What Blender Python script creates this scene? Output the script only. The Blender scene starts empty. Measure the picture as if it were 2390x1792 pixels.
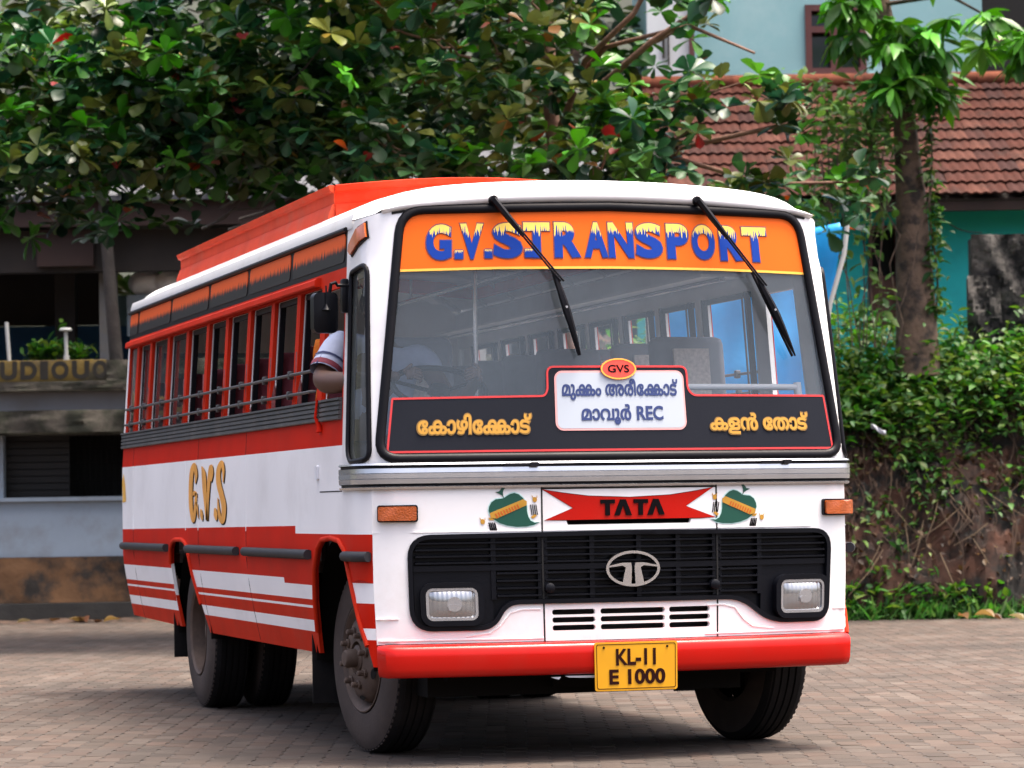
import bpy, bmesh, math, random
import numpy as np
from mathutils import Vector, Matrix, Quaternion
from mathutils.geometry import delaunay_2d_cdt

random.seed(7)
rng = np.random.default_rng(11)
scene = bpy.context.scene
col = scene.collection
R = math.radians

# ------------------------------------------------------------------ camera
CAM = Vector((-4.7747, -14.4398, 1.2313))
cam_data = bpy.data.cameras.new('camera')
cam = bpy.data.objects.new('camera', cam_data)
col.objects.link(cam)
right = Vector((0.959083, -0.282709, -0.015355)).normalized()
fwd = Vector((0.283103, 0.958273, 0.039566)).normalized()
up = right.cross(fwd).normalized()
mw = Matrix((right, up, -fwd)).transposed().to_4x4()
mw.translation = CAM
cam.matrix_world = mw
cam_data.sensor_width = 36
cam_data.lens = 108.92
cam_data.clip_start = 0.5
cam_data.clip_end = 600
cam_data.dof.use_dof = True
cam_data.dof.focus_distance = 15.6
cam_data.dof.aperture_fstop = 5.2
scene.camera = cam

# ------------------------------------------------------------------ sky and sun
SUN_DIR = Vector((0.26, -0.06, 1.0)).normalized()          # towards the sun
world = bpy.data.worlds.new('World')
scene.world = world
world.use_nodes = True
wn = world.node_tree
sky = wn.nodes.new('ShaderNodeTexSky')
sky.sky_type = 'NISHITA'
sky.sun_disc = False
sky.sun_elevation = math.asin(SUN_DIR.z)
sky.sun_rotation = math.atan2(SUN_DIR.x, SUN_DIR.y)
sky.dust_density = 10.0
sky.air_density = 0.6
sky.ozone_density = 0.2
bgn = wn.nodes['Background']
wn.links.new(sky.outputs[0], bgn.inputs[0])
bgn.inputs[1].default_value = 0.15
sun_data = bpy.data.lights.new('sun', 'SUN')
sun_data.energy = 1.0
sun_data.angle = R(14.0)
sun_data.color = (1.0, 0.93, 0.82)
sun = bpy.data.objects.new('sun', sun_data)
col.objects.link(sun)
sun.rotation_euler = (-SUN_DIR).to_track_quat('-Z', 'Y').to_euler()
sun.location = (10, -10, 20)
scene.view_settings.view_transform = 'Standard'
scene.view_settings.look = 'None'
scene.view_settings.exposure = 2.12
scene.view_settings.gamma = 1.0
scene.view_settings.use_curve_mapping = False
scene.render.engine = 'CYCLES'
scene.cycles.use_denoising = True
scene.cycles.max_bounces = 8
scene.cycles.transparent_max_bounces = 24
scene.cycles.caustics_reflective = False
scene.cycles.caustics_refractive = False

# ------------------------------------------------------------------ materials
def nd(nt, t, **kw):
    n = nt.nodes.new(t)
    for k, v in kw.items():
        setattr(n, k, v)
    return n

def M(name, c, rough=.5, metal=0., coat=0., var=.12, vscale=3., bump=0., bscale=40., spec=.5,
      dirt=None, dirt_amt=0., dirt_scale=4., attr=None, trans=0., island=False, vtype='noise', c2=None, c2_scale=2., c2_lo=.45, c2_hi=.6):
    m = bpy.data.materials.new(name)
    m.use_nodes = True
    nt = m.node_tree
    b = nt.nodes['Principled BSDF']
    b.inputs['Roughness'].default_value = rough
    b.inputs['Metallic'].default_value = metal
    b.inputs['Coat Weight'].default_value = coat
    b.inputs['Coat Roughness'].default_value = .08
    b.inputs['Specular IOR Level'].default_value = spec
    geo = nd(nt, 'ShaderNodeNewGeometry')
    if attr:
        src = nd(nt, 'ShaderNodeAttribute', attribute_name=attr).outputs['Color']
    else:
        rgb = nd(nt, 'ShaderNodeRGB')
        rgb.outputs[0].default_value = (*c, 1)
        src = rgb.outputs[0]
    if c2:
        n0 = nd(nt, 'ShaderNodeTexNoise')
        n0.inputs['Scale'].default_value = c2_scale
        n0.inputs['Detail'].default_value = 6
        n0.inputs['Roughness'].default_value = .62
        nt.links.new(geo.outputs['Position'], n0.inputs['Vector'])
        r0 = nd(nt, 'ShaderNodeMapRange')
        r0.inputs[1].default_value = c2_lo
        r0.inputs[2].default_value = c2_hi
        nt.links.new(n0.outputs[0], r0.inputs[0])
        mx = nd(nt, 'ShaderNodeMix', data_type='RGBA')
        mx.inputs['B'].default_value = (*c2, 1)
        nt.links.new(r0.outputs[0], mx.inputs['Factor'])
        nt.links.new(src, mx.inputs['A'])
        src = mx.outputs['Result']
    if var > 0:
        n1 = nd(nt, 'ShaderNodeTexNoise')
        n1.inputs['Scale'].default_value = vscale
        n1.inputs['Detail'].default_value = 5
        nt.links.new(geo.outputs['Position'], n1.inputs['Vector'])
        r1 = nd(nt, 'ShaderNodeMapRange')
        r1.inputs[1].default_value = .25
        r1.inputs[2].default_value = .75
        r1.inputs[3].default_value = 1 - var
        r1.inputs[4].default_value = 1 + var * .6
        nt.links.new(n1.outputs[0], r1.inputs[0])
        mu = nd(nt, 'ShaderNodeMix', data_type='RGBA', blend_type='MULTIPLY')
        mu.inputs['Factor'].default_value = 1
        nt.links.new(src, mu.inputs['A'])
        nt.links.new(r1.outputs[0], mu.inputs['B'])
        src = mu.outputs['Result']
    if dirt:
        n2 = nd(nt, 'ShaderNodeTexNoise')
        n2.inputs['Scale'].default_value = dirt_scale
        n2.inputs['Detail'].default_value = 8
        n2.inputs['Roughness'].default_value = .65
        nt.links.new(geo.outputs['Position'], n2.inputs['Vector'])
        r2 = nd(nt, 'ShaderNodeMapRange')
        r2.inputs[1].default_value = .5
        r2.inputs[2].default_value = .78
        r2.inputs[4].default_value = dirt_amt
        nt.links.new(n2.outputs[0], r2.inputs[0])
        md = nd(nt, 'ShaderNodeMix', data_type='RGBA')
        md.inputs['B'].default_value = (*dirt, 1)
        nt.links.new(r2.outputs[0], md.inputs['Factor'])
        nt.links.new(src, md.inputs['A'])
        src = md.outputs['Result']
    nt.links.new(src, b.inputs['Base Color'])
    if bump > 0:
        n3 = nd(nt, 'ShaderNodeTexNoise')
        n3.inputs['Scale'].default_value = bscale
        n3.inputs['Detail'].default_value = 4
        nt.links.new(geo.outputs['Position'], n3.inputs['Vector'])
        bp = nd(nt, 'ShaderNodeBump')
        bp.inputs['Strength'].default_value = bump
        bp.inputs['Distance'].default_value = .02
        nt.links.new(n3.outputs[0], bp.inputs['Height'])
        nt.links.new(bp.outputs[0], b.inputs['Normal'])
    if trans > 0:
        tr = nd(nt, 'ShaderNodeBsdfTranslucent')
        ms = nd(nt, 'ShaderNodeMixShader')
        ms.inputs[0].default_value = trans
        hs = nd(nt, 'ShaderNodeHueSaturation')
        hs.inputs['Value'].default_value = 1.5
        hs.inputs['Saturation'].default_value = 1.1
        nt.links.new(src, hs.inputs['Color'])
        nt.links.new(hs.outputs[0], tr.inputs['Color'])
        out = nt.nodes['Material Output']
        nt.links.new(b.outputs[0], ms.inputs[1])
        nt.links.new(tr.outputs[0], ms.inputs[2])
        nt.links.new(ms.outputs[0], out.inputs['Surface'])
    return m

def glass_mat(name, tint=(.9, .95, .95), haze=.06, haze_col=(.7, .75, .8), refl=1.0):
    """thin pane: clear with fresnel reflection and a film of dust and painted haze"""
    m = bpy.data.materials.new(name)
    m.use_nodes = True
    nt = m.node_tree
    nt.nodes.remove(nt.nodes['Principled BSDF'])
    out = nt.nodes['Material Output']
    t = nd(nt, 'ShaderNodeBsdfTransparent')
    t.inputs[0].default_value = (*tint, 1)
    d = nd(nt, 'ShaderNodeBsdfDiffuse')
    d.inputs[0].default_value = (*haze_col, 1)
    geo = nd(nt, 'ShaderNodeNewGeometry')
    n = nd(nt, 'ShaderNodeTexNoise')
    n.inputs['Scale'].default_value = 2.2
    n.inputs['Detail'].default_value = 5
    nt.links.new(geo.outputs['Position'], n.inputs['Vector'])
    r = nd(nt, 'ShaderNodeMapRange')
    r.inputs[1].default_value = .3
    r.inputs[2].default_value = .7
    r.inputs[3].default_value = haze * .75
    r.inputs[4].default_value = haze * 1.25
    nt.links.new(n.outputs[0], r.inputs[0])
    m1 = nd(nt, 'ShaderNodeMixShader')
    nt.links.new(r.outputs[0], m1.inputs[0])
    nt.links.new(t.outputs[0], m1.inputs[1])
    nt.links.new(d.outputs[0], m1.inputs[2])
    g = nd(nt, 'ShaderNodeBsdfGlossy')
    g.inputs['Roughness'].default_value = .02
    f = nd(nt, 'ShaderNodeFresnel')
    f.inputs['IOR'].default_value = 1.5
    mm = nd(nt, 'ShaderNodeMath', operation='MULTIPLY')
    mm.inputs[1].default_value = refl
    nt.links.new(f.outputs[0], mm.inputs[0])
    m2 = nd(nt, 'ShaderNodeMixShader')
    nt.links.new(mm.outputs[0], m2.inputs[0])
    nt.links.new(m1.outputs[0], m2.inputs[1])
    nt.links.new(g.outputs[0], m2.inputs[2])
    nt.links.new(m2.outputs[0], out.inputs['Surface'])
    return m

DUST = (.33, .25, .19)
W_ = M('white_paint', (.84, .84, .84), .3, coat=.35, var=.06, vscale=1.5, bump=.05, bscale=3, dirt=(.50, .44, .38), dirt_amt=.35, dirt_scale=3.5)
WS = M('white_side_paint', (.85, .85, .85), .45, coat=.1, spec=.3, var=.06, vscale=1.3, bump=.06, bscale=2.2, dirt=(.46, .44, .42), dirt_amt=.3, dirt_scale=1.7)
RD = M('red_paint', (.52, .013, .003), .5, spec=.05, var=.16, vscale=2.5, bump=.04, bscale=3, dirt=(.40, .035, .02), dirt_amt=.3, dirt_scale=3)
RF = M('faded_red_paint', (.52, .026, .008), .6, spec=.05, var=.2, vscale=3, bump=.06, bscale=5, dirt=(.42, .08, .05), dirt_amt=.35, dirt_scale=4)
RB = M('bumper_red', (.45, .006, .002), .26, coat=.12, spec=.22, var=.1, vscale=2, dirt=(.35, .03, .02), dirt_amt=.4, dirt_scale=3)
BK = M('black_plastic', (.0035, .004, .0065), .38, spec=.16, var=.25, bump=.04, bscale=60)
RUB = M('black_rubber', (.004, .004, .006), .45, spec=.14, var=.2, vscale=8)
GAP = M('dark_gap', (.006, .006, .006), .9, var=0)
TYRE = M('tyre_rubber', (.009, .0085, .009), .8, spec=.15, var=.3, vscale=6, bump=.1, bscale=70, dirt=(.03, .024, .02), dirt_amt=.6, dirt_scale=3.5)
SIDEWALL = M('dusty_tyre_wall', (.055, .043, .038), .8, spec=.2, var=.25, vscale=5, bump=.1, bscale=60, dirt=(.085, .063, .052), dirt_amt=.7, dirt_scale=4)
CAR = M('carrier_red', (.64, .065, .026), .6, spec=.08, var=.18, vscale=3, bump=.06, bscale=5, dirt=(.5, .16, .10), dirt_amt=.5, dirt_scale=4)
RIMM = M('rusty_rim', (.085, .058, .045), .65, spec=.3, var=.35, vscale=8, bump=.08, bscale=50, dirt=(.16, .11, .08), dirt_amt=.6, dirt_scale=6)
CHR = M('chrome_trim', (.60, .61, .63), .24, metal=.85, var=.1, vscale=3, dirt=(.35, .34, .36), dirt_amt=.4, dirt_scale=5)
ALU = M('dull_corrugated_trim', (.062, .066, .07), .55, metal=.35, var=.2, vscale=3, dirt=(.22, .2, .18), dirt_amt=.5, dirt_scale=4)
EMB = M('emblem_chrome', (.75, .75, .76), .2, metal=1, var=.05)
GUT = M('grey_rubber_strip', (.026, .027, .031), .6, spec=.2, var=.2, vscale=6)
AMB = M('amber_lens', (.36, .07, .005), .25, coat=.5, var=.2, vscale=20, bump=.3, bscale=120)
AMBS = M('orange_marker_lens', (.52, .095, .008), .3, coat=.5, var=.2, vscale=25)
ORG = M('orange_strip', (.78, .125, .010), .45, spec=.12, var=.05, vscale=2)
YEL = M('yellow_strip', (.80, .44, .05), .4, var=.03)
NAVY = M('board_slate', (.0105, .0125, .019), .6, spec=.12, var=.15, vscale=200)
SIGN = M('sign_white', (.40, .45, .51), .5, var=.03)
SBLUE = M('sign_blue', (.012, .03, .13), .5, var=0)
GOLD = M('gold_lettering', (.50, .255, .025), .45, var=.1, vscale=20)
GOLDO = M('gold_outline', (.22, .12, .02), .5, var=0)
REDL = M('red_outline', (.55, .03, .03), .4, var=.1)
PINKL = M('pale_red_outline', (.72, .35, .34), .4, var=.1)
OVAL = M('oval_red', (.85, .06, .035), .35, var=.05)
OVALO = M('oval_gold', (.9, .38, .05), .35, var=.05)
PLATE = M('plate_yellow', (.68, .32, .004), .35, coat=.2, var=.08, vscale=6)
PLTX = M('plate_letters', (.022, .005, .004), .6, spec=.08, var=0)
BLKP = M('black_print', (.004, .003, .004), .6, spec=.06, var=0)
GRNP = M('leaf_green_print', (.001, .065, .04), .45, var=.05)
CYP = M('pale_outline_print', (.5, .72, .68), .5, var=0)
SEATM = M('maroon_seat', (.20, .035, .05), .8, var=.25, vscale=6)
SEATG = M('grey_seat', (.19, .20, .235), .85, var=.15, vscale=8)
SEATP = M('patterned_seat', (.72, .63, .57), .85, var=.25, vscale=60)
INT = M('interior_panel', (.74, .76, .78), .7, var=.1)
INTF = M('interior_floor', (.22, .21, .20), .8, var=.2)
CHAS = M('chassis_black', (.006, .0055, .005), .9, spec=.1, var=.3, vscale=5)
STEEL = M('rail_steel', (.055, .053, .055), .5, metal=.3, var=.25, vscale=10)
WHT = M('white_tube', (.72, .74, .78), .4, var=.05)
GLASS = glass_mat('windshield_glass', (.97, .99, 1.0), .085, (.42, .55, .66), .9)  # bluish film: dust plus painted haze that lightens the cabin
SGLASS = glass_mat('side_glass', (.80, .86, .86), .08, (.5, .52, .52), 1.0)
QGLASS = glass_mat('quarter_glass', (.68, .75, .75), .06, (.5, .55, .55), 1.0)

def uvprint(name, kind, ca, cb, rough=.45):
    """paint that changes colour across the print (u, v in 0..1): snow caps on letters, brushed pane tops"""
    m = bpy.data.materials.new(name)
    m.use_nodes = True
    nt = m.node_tree
    b = nt.nodes['Principled BSDF']
    b.inputs['Roughness'].default_value = rough
    b.inputs['Specular IOR Level'].default_value = .2
    uv = nd(nt, 'ShaderNodeAttribute', attribute_name='print_uv')
    sp = nd(nt, 'ShaderNodeSeparateXYZ')
    nt.links.new(uv.outputs['Vector'], sp.inputs[0])
    n = nd(nt, 'ShaderNodeTexNoise', noise_dimensions='1D')
    n.inputs['Scale'].default_value = 9 if kind == 'snow' else 30
    n.inputs['Detail'].default_value = 2 if kind == 'snow' else 4
    nt.links.new(sp.outputs[0], n.inputs['W'])
    mp = nd(nt, 'ShaderNodeMapRange')
    mp.inputs[1].default_value = .3
    mp.inputs[2].default_value = .7
    if kind == 'snow':
        mp.inputs[3].default_value = .60
        mp.inputs[4].default_value = .90
    else:
        mp.inputs[3].default_value = .40
        mp.inputs[4].default_value = .60
    nt.links.new(n.outputs[0], mp.inputs[0])
    sb = nd(nt, 'ShaderNodeMath', operation='SUBTRACT')
    nt.links.new(sp.outputs[1], sb.inputs[0])
    nt.links.new(mp.outputs[0], sb.inputs[1])
    rr = nd(nt, 'ShaderNodeMapRange')
    w = .02 if kind == 'snow' else .10
    rr.inputs[1].default_value = -w
    rr.inputs[2].default_value = w
    nt.links.new(sb.outputs[0], rr.inputs[0])
    mx = nd(nt, 'ShaderNodeMix', data_type='RGBA')
    mx.inputs['A'].default_value = (*cb, 1)
    mx.inputs['B'].default_value = (*ca, 1)
    nt.links.new(rr.outputs[0], mx.inputs['Factor'])
    nt.links.new(mx.outputs['Result'], b.inputs['Base Color'])
    return m

SNOW = uvprint('snow_capped_blue', 'snow', (.80, .58, .12), (.001, .035, .27))
PANE = uvprint('orange_over_black_pane', 'pane', (.80, .11, .008), (.018, .018, .017), .5)

# ------------------------------------------------------------------ geometry helpers
class G:
    """collects shapes; build() links them as ONE mesh object"""
    def __init__(self, xf=None):
        self.v = []; self.f = []; self.mi = []; self.xf = xf; self.uv = None; self.colr = None
    def add(self, vs, fs, mi=0):
        o = len(self.v)
        self.v.extend([tuple(p) for p in vs])
        self.f.extend([tuple(i + o for i in f) for f in fs])
        self.mi.extend([mi] * len(fs))
    def box(self, c, s, rot=None, mi=0, bev=0.0):
        hx, hy, hz = s[0] / 2, s[1] / 2, s[2] / 2
        if bev > 0:
            bm = bmesh.new()
            bmesh.ops.create_cube(bm, size=1)
            for v in bm.verts:
                v.co = Vector((v.co.x * s[0], v.co.y * s[1], v.co.z * s[2]))
            bmesh.ops.bevel(bm, geom=list(bm.edges), offset=bev, segments=2, affect='EDGES', profile=.5)
            bm.verts.index_update()
            vs = [v.co.copy() for v in bm.verts]
            fs = [[v.index for v in f.verts] for f in bm.faces]
            bm.free()
        else:
            vs = [Vector((x * hx, y * hy, z * hz)) for x in (-1, 1) for y in (-1, 1) for z in (-1, 1)]
            fs = [(0, 1, 3, 2), (4, 6, 7, 5), (0, 4, 5, 1), (2, 3, 7, 6), (0, 2, 6, 4), (1, 5, 7, 3)]
        if rot is not None:
            vs = [rot @ v for v in vs]
        c = Vector(c)
        self.add([v + c for v in vs], fs, mi)
    def tube(self, pts, r, n=8, mi=0, cap=True):
        pts = [Vector(p) for p in pts]
        rs = r if isinstance(r, (list, tuple)) else [r] * len(pts)
        vs = []; fs = []
        ref = None
        for i, p in enumerate(pts):
            a = pts[max(i - 1, 0)]; b = pts[min(i + 1, len(pts) - 1)]
            t = (b - a).normalized()
            if ref is None:
                ref = t.orthogonal().normalized()
            ref = (ref - t * ref.dot(t)).normalized()
            bi = t.cross(ref)
            for k in range(n):
                an = 2 * math.pi * k / n
                vs.append(p + (ref * math.cos(an) + bi * math.sin(an)) * rs[i])
        for i in range(len(pts) - 1):
            for k in range(n):
                k2 = (k + 1) % n
                fs.append((i * n + k, i * n + k2, (i + 1) * n + k2, (i + 1) * n + k))
        if cap:
            fs.append(tuple(reversed(range(n))))
            fs.append(tuple(range((len(pts) - 1) * n, len(pts) * n)))
        self.add(vs, fs, mi)
    def lathe(self, prof, xf, n=32, mi=0):
        """prof: (r, h) points turned about the local Z of xf"""
        vs = []; fs = []
        for r, h in prof:
            for k in range(n):
                a = 2 * math.pi * k / n
                vs.append(xf @ Vector((r * math.cos(a), r * math.sin(a), h)))
        for i in range(len(prof) - 1):
            for k in range(n):
                k2 = (k + 1) % n
                fs.append((i * n + k, i * n + k2, (i + 1) * n + k2, (i + 1) * n + k))
        self.add(vs, fs, mi)
    def islands(self):
        par = list(range(len(self.v)))
        def find(i):
            while par[i] != i:
                par[i] = par[par[i]]; i = par[i]
            return i
        for f in self.f:
            r = find(f[0])
            for i in f[1:]:
                par[find(i)] = r
        groups = {}
        for fi, f in enumerate(self.f):
            groups.setdefault(find(f[0]), []).append(fi)
        return list(groups.values())
    def build_each(self, name, mats, parent=None, smooth=40):
        """one object for every separate piece"""
        first = None
        for fl in self.islands():
            idx = sorted({i for k in fl for i in self.f[k]})
            mp = {i: j for j, i in enumerate(idx)}
            g = G(self.xf)
            g.v = [self.v[i] for i in idx]
            g.f = [tuple(mp[i] for i in self.f[k]) for k in fl]
            g.mi = [self.mi[k] for k in fl]
            if self.uv is not None: g.uv = [self.uv[i] for i in idx]
            if self.colr is not None: g.colr = [self.colr[i] for i in idx]
            o = g.build(name, mats, parent, smooth)
            first = first or o
        return first
    def build(self, name, mats, parent=None, smooth=40, link=True):
        vs = self.v
        if self.xf is not None:
            vs = [self.xf @ Vector(p) for p in vs]
        me = bpy.data.meshes.new(name)
        me.from_pydata([tuple(p) for p in vs], [], self.f)
        if not isinstance(mats, (list, tuple)):
            mats = [mats]
        for m in mats:
            me.materials.append(m)
        if len(mats) > 1:
            me.polygons.foreach_set('material_index', self.mi)
        if self.uv is not None:
            a = me.attributes.new('print_uv', 'FLOAT_VECTOR', 'POINT')
            a.data.foreach_set('vector', np.array(self.uv, dtype=np.float32).ravel())
        if self.colr is not None:
            a = me.attributes.new('leafcol', 'FLOAT_COLOR', 'POINT')
            a.data.foreach_set('color', np.array(self.colr, dtype=np.float32).ravel())
        me.update()
        if smooth:
            me.polygons.foreach_set('use_smooth', [True] * len(me.polygons))
            me.set_sharp_from_angle(angle=R(smooth))
        return obj(name, me, parent) if link else me

def obj(name, me, parent=None):
    o = bpy.data.objects.new(name, me)
    col.objects.link(o)
    if parent is not None:
        o.parent = parent
        if parent.type == 'EMPTY':
            o.matrix_parent_inverse = parent.matrix_basis.inverted()
    return o

def empty(name, loc, rz=0):
    o = bpy.data.objects.new(name, None)
    col.objects.link(o)
    o.empty_display_size = .2
    o.matrix_basis = Matrix.Translation(loc) @ Matrix.Rotation(rz, 4, 'Z')
    return o

def tag(o, label=None, cat=None, group=None, kind=None):
    if label: o['label'] = label
    if cat: o['category'] = cat
    if group: o['group'] = group
    if kind: o['kind'] = kind
    return o

def rrect(x0, x1, z0, z1, r, n=5):
    pts = []
    for cx, cz, a0 in ((x1 - r, z1 - r, 0), (x0 + r, z1 - r, 90), (x0 + r, z0 + r, 180), (x1 - r, z0 + r, 270)):
        for k in range(n + 1):
            a = R(a0 + 90 * k / n)
            pts.append((cx + r * math.cos(a), cz + r * math.sin(a)))
    return pts

def rpoly(pts, radii, n=5):
    """round the corners of a polygon with quadratic curves"""
    out = []
    N = len(pts)
    for i in range(N):
        p = Vector(pts[i]); a = Vector(pts[i - 1]); b = Vector(pts[(i + 1) % N])
        r = radii[i] if isinstance(radii, (list, tuple)) else radii
        if r <= 0:
            out.append(tuple(p)); continue
        d1 = (a - p); d2 = (b - p)
        r = min(r, d1.length * .49, d2.length * .49)
        s = p + d1.normalized() * r; e = p + d2.normalized() * r
        for k in range(n + 1):
            t = k / n
            q = s * (1 - t) ** 2 + p * 2 * t * (1 - t) + e * t * t
            out.append(tuple(q))
    return out

def ellipse(cx, cz, rx, rz, n=32):
    return [(cx + rx * math.cos(2 * math.pi * k / n), cz + rz * math.sin(2 * math.pi * k / n)) for k in range(n)]

def grow(pts, d):
    """offset a roughly convex ccw or cw outline outwards by d"""
    N = len(pts); out = []
    area = sum(pts[i][0] * pts[(i + 1) % N][1] - pts[(i + 1) % N][0] * pts[i][1] for i in range(N))
    sg = 1 if area > 0 else -1
    for i in range(N):
        a = Vector(pts[i - 1]); p = Vector(pts[i]); b = Vector(pts[(i + 1) % N])
        e1 = p - a; e2 = b - p
        if e1.length < 1e-7: e1 = e2
        if e2.length < 1e-7: e2 = e1
        n = (Vector((e1.y, -e1.x)).normalized() + Vector((e2.y, -e2.x)).normalized())
        if n.length < 1e-6:
            out.append(tuple(p)); continue
        n.normalize()
        out.append(tuple(p + n * d * sg))
    return out

def winding(loops, P):
    P = np.asarray(P); w = np.zeros(len(P))
    for L in loops:
        L = np.asarray(L); a = L; b = np.roll(L, -1, axis=0)
        for (x0, y0), (x1, y1) in zip(a, b):
            c = (x1 - x0) * (P[:, 1] - y0) - (P[:, 0] - x0) * (y1 - y0)
            w += np.where((y0 <= P[:, 1]) & (y1 > P[:, 1]) & (c > 0), 1, 0) - np.where((y0 > P[:, 1]) & (y1 <= P[:, 1]) & (c < 0), 1, 0)
    return w

def tri2d(outer, holes=(), lines=(), step=None, nonzero=None):
    """triangulate a flat outline with holes; returns 2-D points and triangles"""
    V = []; E = []
    def addloop(L, closed=True):
        pts = []
        N = len(L)
        for i in range(N if closed else N - 1):
            a = Vector(L[i]); b = Vector(L[(i + 1) % N])
            k = 1 if not step else max(1, int((b - a).length / step))
            for j in range(k):
                pts.append(a.lerp(b, j / k))
        if not closed:
            pts.append(Vector(L[-1]))
        o = len(V)
        V.extend(pts)
        n = len(pts)
        for i in range(n if closed else n - 1):
            E.append((o + i, o + (i + 1) % n))
        return [tuple(p) for p in pts]
    loops = []
    if nonzero is not None:
        for L in nonzero:
            loops.append(addloop(L))
    else:
        ol = addloop(outer)
        hl = [addloop(h) for h in holes]
        for l in lines:
            addloop(l, False)
    if step:
        src = nonzero if nonzero is not None else [outer]
        xs = [p[0] for L in src for p in L]; ys = [p[1] for L in src for p in L]
        nx = int((max(xs) - min(xs)) / step); ny = int((max(ys) - min(ys)) / step)
        for i in range(1, nx + 1):
            for j in range(1, ny + 1):
                V.append(Vector((min(xs) + i * step, min(ys) + j * step)))
    vs, es, fs, *_ = delaunay_2d_cdt(V, E, [], 0, 1e-6)
    P = np.array([tuple(p) for p in vs])
    T = np.array([f for f in fs if len(f) == 3])
    C = P[T].mean(axis=1)
    if nonzero is not None:
        keep = winding(loops, C) != 0
    else:
        keep = winding([ol], C) != 0
        for h in hl:
            keep &= winding([h], C) == 0
    T = T[keep]
    used = np.unique(T)
    mp = -np.ones(len(P), int); mp[used] = np.arange(len(used))
    return P[used], mp[T]

def sheet(g, outer, mapfn, off=0., thick=0., holes=(), lines=(), step=.1, mi=0, mifn=None, nonzero=None, uvbox=None):
    """a panel cut to an outline, laid on a surface by mapfn(a, b, offset), with a real thickness behind it"""
    P, T = tri2d(outer, holes, lines, step, nonzero)
    n = len(P)
    vs = [mapfn(a, b, off) for a, b in P]
    fs = [tuple(t) for t in T]
    # outward orientation: compare with the offset direction
    t = T[len(T) // 2]
    nrm = (Vector(vs[t[1]]) - Vector(vs[t[0]])).cross(Vector(vs[t[2]]) - Vector(vs[t[0]]))
    a, b = P[t[0]]
    d = Vector(mapfn(a, b, off + .01)) - Vector(mapfn(a, b, off))
    flip = nrm.dot(d) < 0
    if flip:
        fs = [f[::-1] for f in fs]
    mis = [mi if mifn is None else mifn(*(P[t].mean(axis=0))) for t in T]
    o = len(g.v)
    g.v.extend([tuple(v) for v in vs])
    g.f.extend([tuple(i + o for i in f) for f in fs]); g.mi.extend(mis)
    if g.uv is not None or uvbox is not None:
        if g.uv is None: g.uv = []
        x0, x1, y0, y1 = uvbox[:4]
        du = uvbox[4] if len(uvbox) > 4 else 0
        g.uv.extend([(du + (p[0] - x0) / (x1 - x0) * (uvbox[5] if len(uvbox) > 5 else 1), (p[1] - y0) / (y1 - y0), 0) for p in P])
    if thick:
        vb = [mapfn(a, b, off - thick) for a, b in P]
        ob = len(g.v)
        g.v.extend([tuple(v) for v in vb])
        if g.uv is not None:
            g.uv.extend(g.uv[o:o + n])
        g.f.extend([tuple(i + ob for i in f[::-1]) for f in fs]); g.mi.extend(mis)
        cnt = {}
        for f, m_ in zip(fs, mis):
            for i in range(3):
                e = (f[i], f[(i + 1) % 3])
                cnt[e] = m_
        for (i, j), m_ in cnt.items():
            if (j, i) not in cnt:
                g.f.append((i + o, i + ob, j + ob, j + o)); g.mi.append(m_)

_glyphs = {}
def text_loops(s, offset=0.):
    """outlines of a line of lettering (each stroke's contour on its own), made bolder by offset"""
    if (s, offset) in _glyphs:
        return _glyphs[(s, offset)]
    cu = bpy.data.curves.new('lettering', 'FONT')
    cu.body = s
    o = bpy.data.objects.new('lettering', cu)
    col.objects.link(o)
    dg = bpy.context.evaluated_depsgraph_get()
    ev = o.evaluated_get(dg)
    cc = ev.to_curve(dg)
    loops = []
    for sp in cc.splines:
        bp_ = sp.bezier_points
        n = len(bp_)
        pts = []
        for i in range(n):
            p0 = bp_[i].co; h0 = bp_[i].handle_right; h1 = bp_[(i + 1) % n].handle_left; p1 = bp_[(i + 1) % n].co
            straight = (h0 - p0).cross(p1 - p0).length < 1e-5 and (h1 - p1).cross(p1 - p0).length < 1e-5
            m = 1 if straight else 5
            for k in range(m):
                t = k / m
                q = p0 * (1 - t) ** 3 + h0 * 3 * t * (1 - t) ** 2 + h1 * 3 * t * t * (1 - t) + p1 * t ** 3
                if not pts or (Vector((q.x, q.y)) - pts[-1]).length > 1e-5:
                    pts.append(Vector((q.x, q.y)))
        if len(pts) > 2:
            loops.append(pts)
    ev.to_curve_clear()
    bpy.data.objects.remove(o); bpy.data.curves.remove(cu)
    tot = sum(sum(L[i].x * L[(i + 1) % len(L)].y - L[(i + 1) % len(L)].x * L[i].y for i in range(len(L))) for L in loops)
    sg = 1 if tot > 0 else -1
    out = []
    for L in loops:
        N = len(L); r = []
        for i in range(N):
            e1 = (L[i] - L[i - 1]).normalized(); e2 = (L[(i + 1) % N] - L[i]).normalized()
            n1 = Vector((e1.y, -e1.x)); n2 = Vector((e2.y, -e2.x))
            nn_ = n1 + n2
            if nn_.length < .3: nn_ = n1
            nn_.normalize()
            k = min(1.6, 1 / max(.3, nn_.dot(n1)))
            q = L[i] + nn_ * (offset * sg * k)
            r.append((q.x, q.y))
        out.append(r)
    _glyphs[(s, offset)] = out
    return out

def fit_loops(loops, x0, x1, y0, y1, slant=0.):
    xs = [p[0] for L in loops for p in L]; ys = [p[1] for L in loops for p in L]
    ax, bx, ay, by = min(xs), max(xs), min(ys), max(ys)
    return [[(x0 + (p[0] - ax) / (bx - ax) * (x1 - x0), y0 + (p[1] - ay) / (by - ay) * (y1 - y0)) for p in L] for L in loops]
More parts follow.
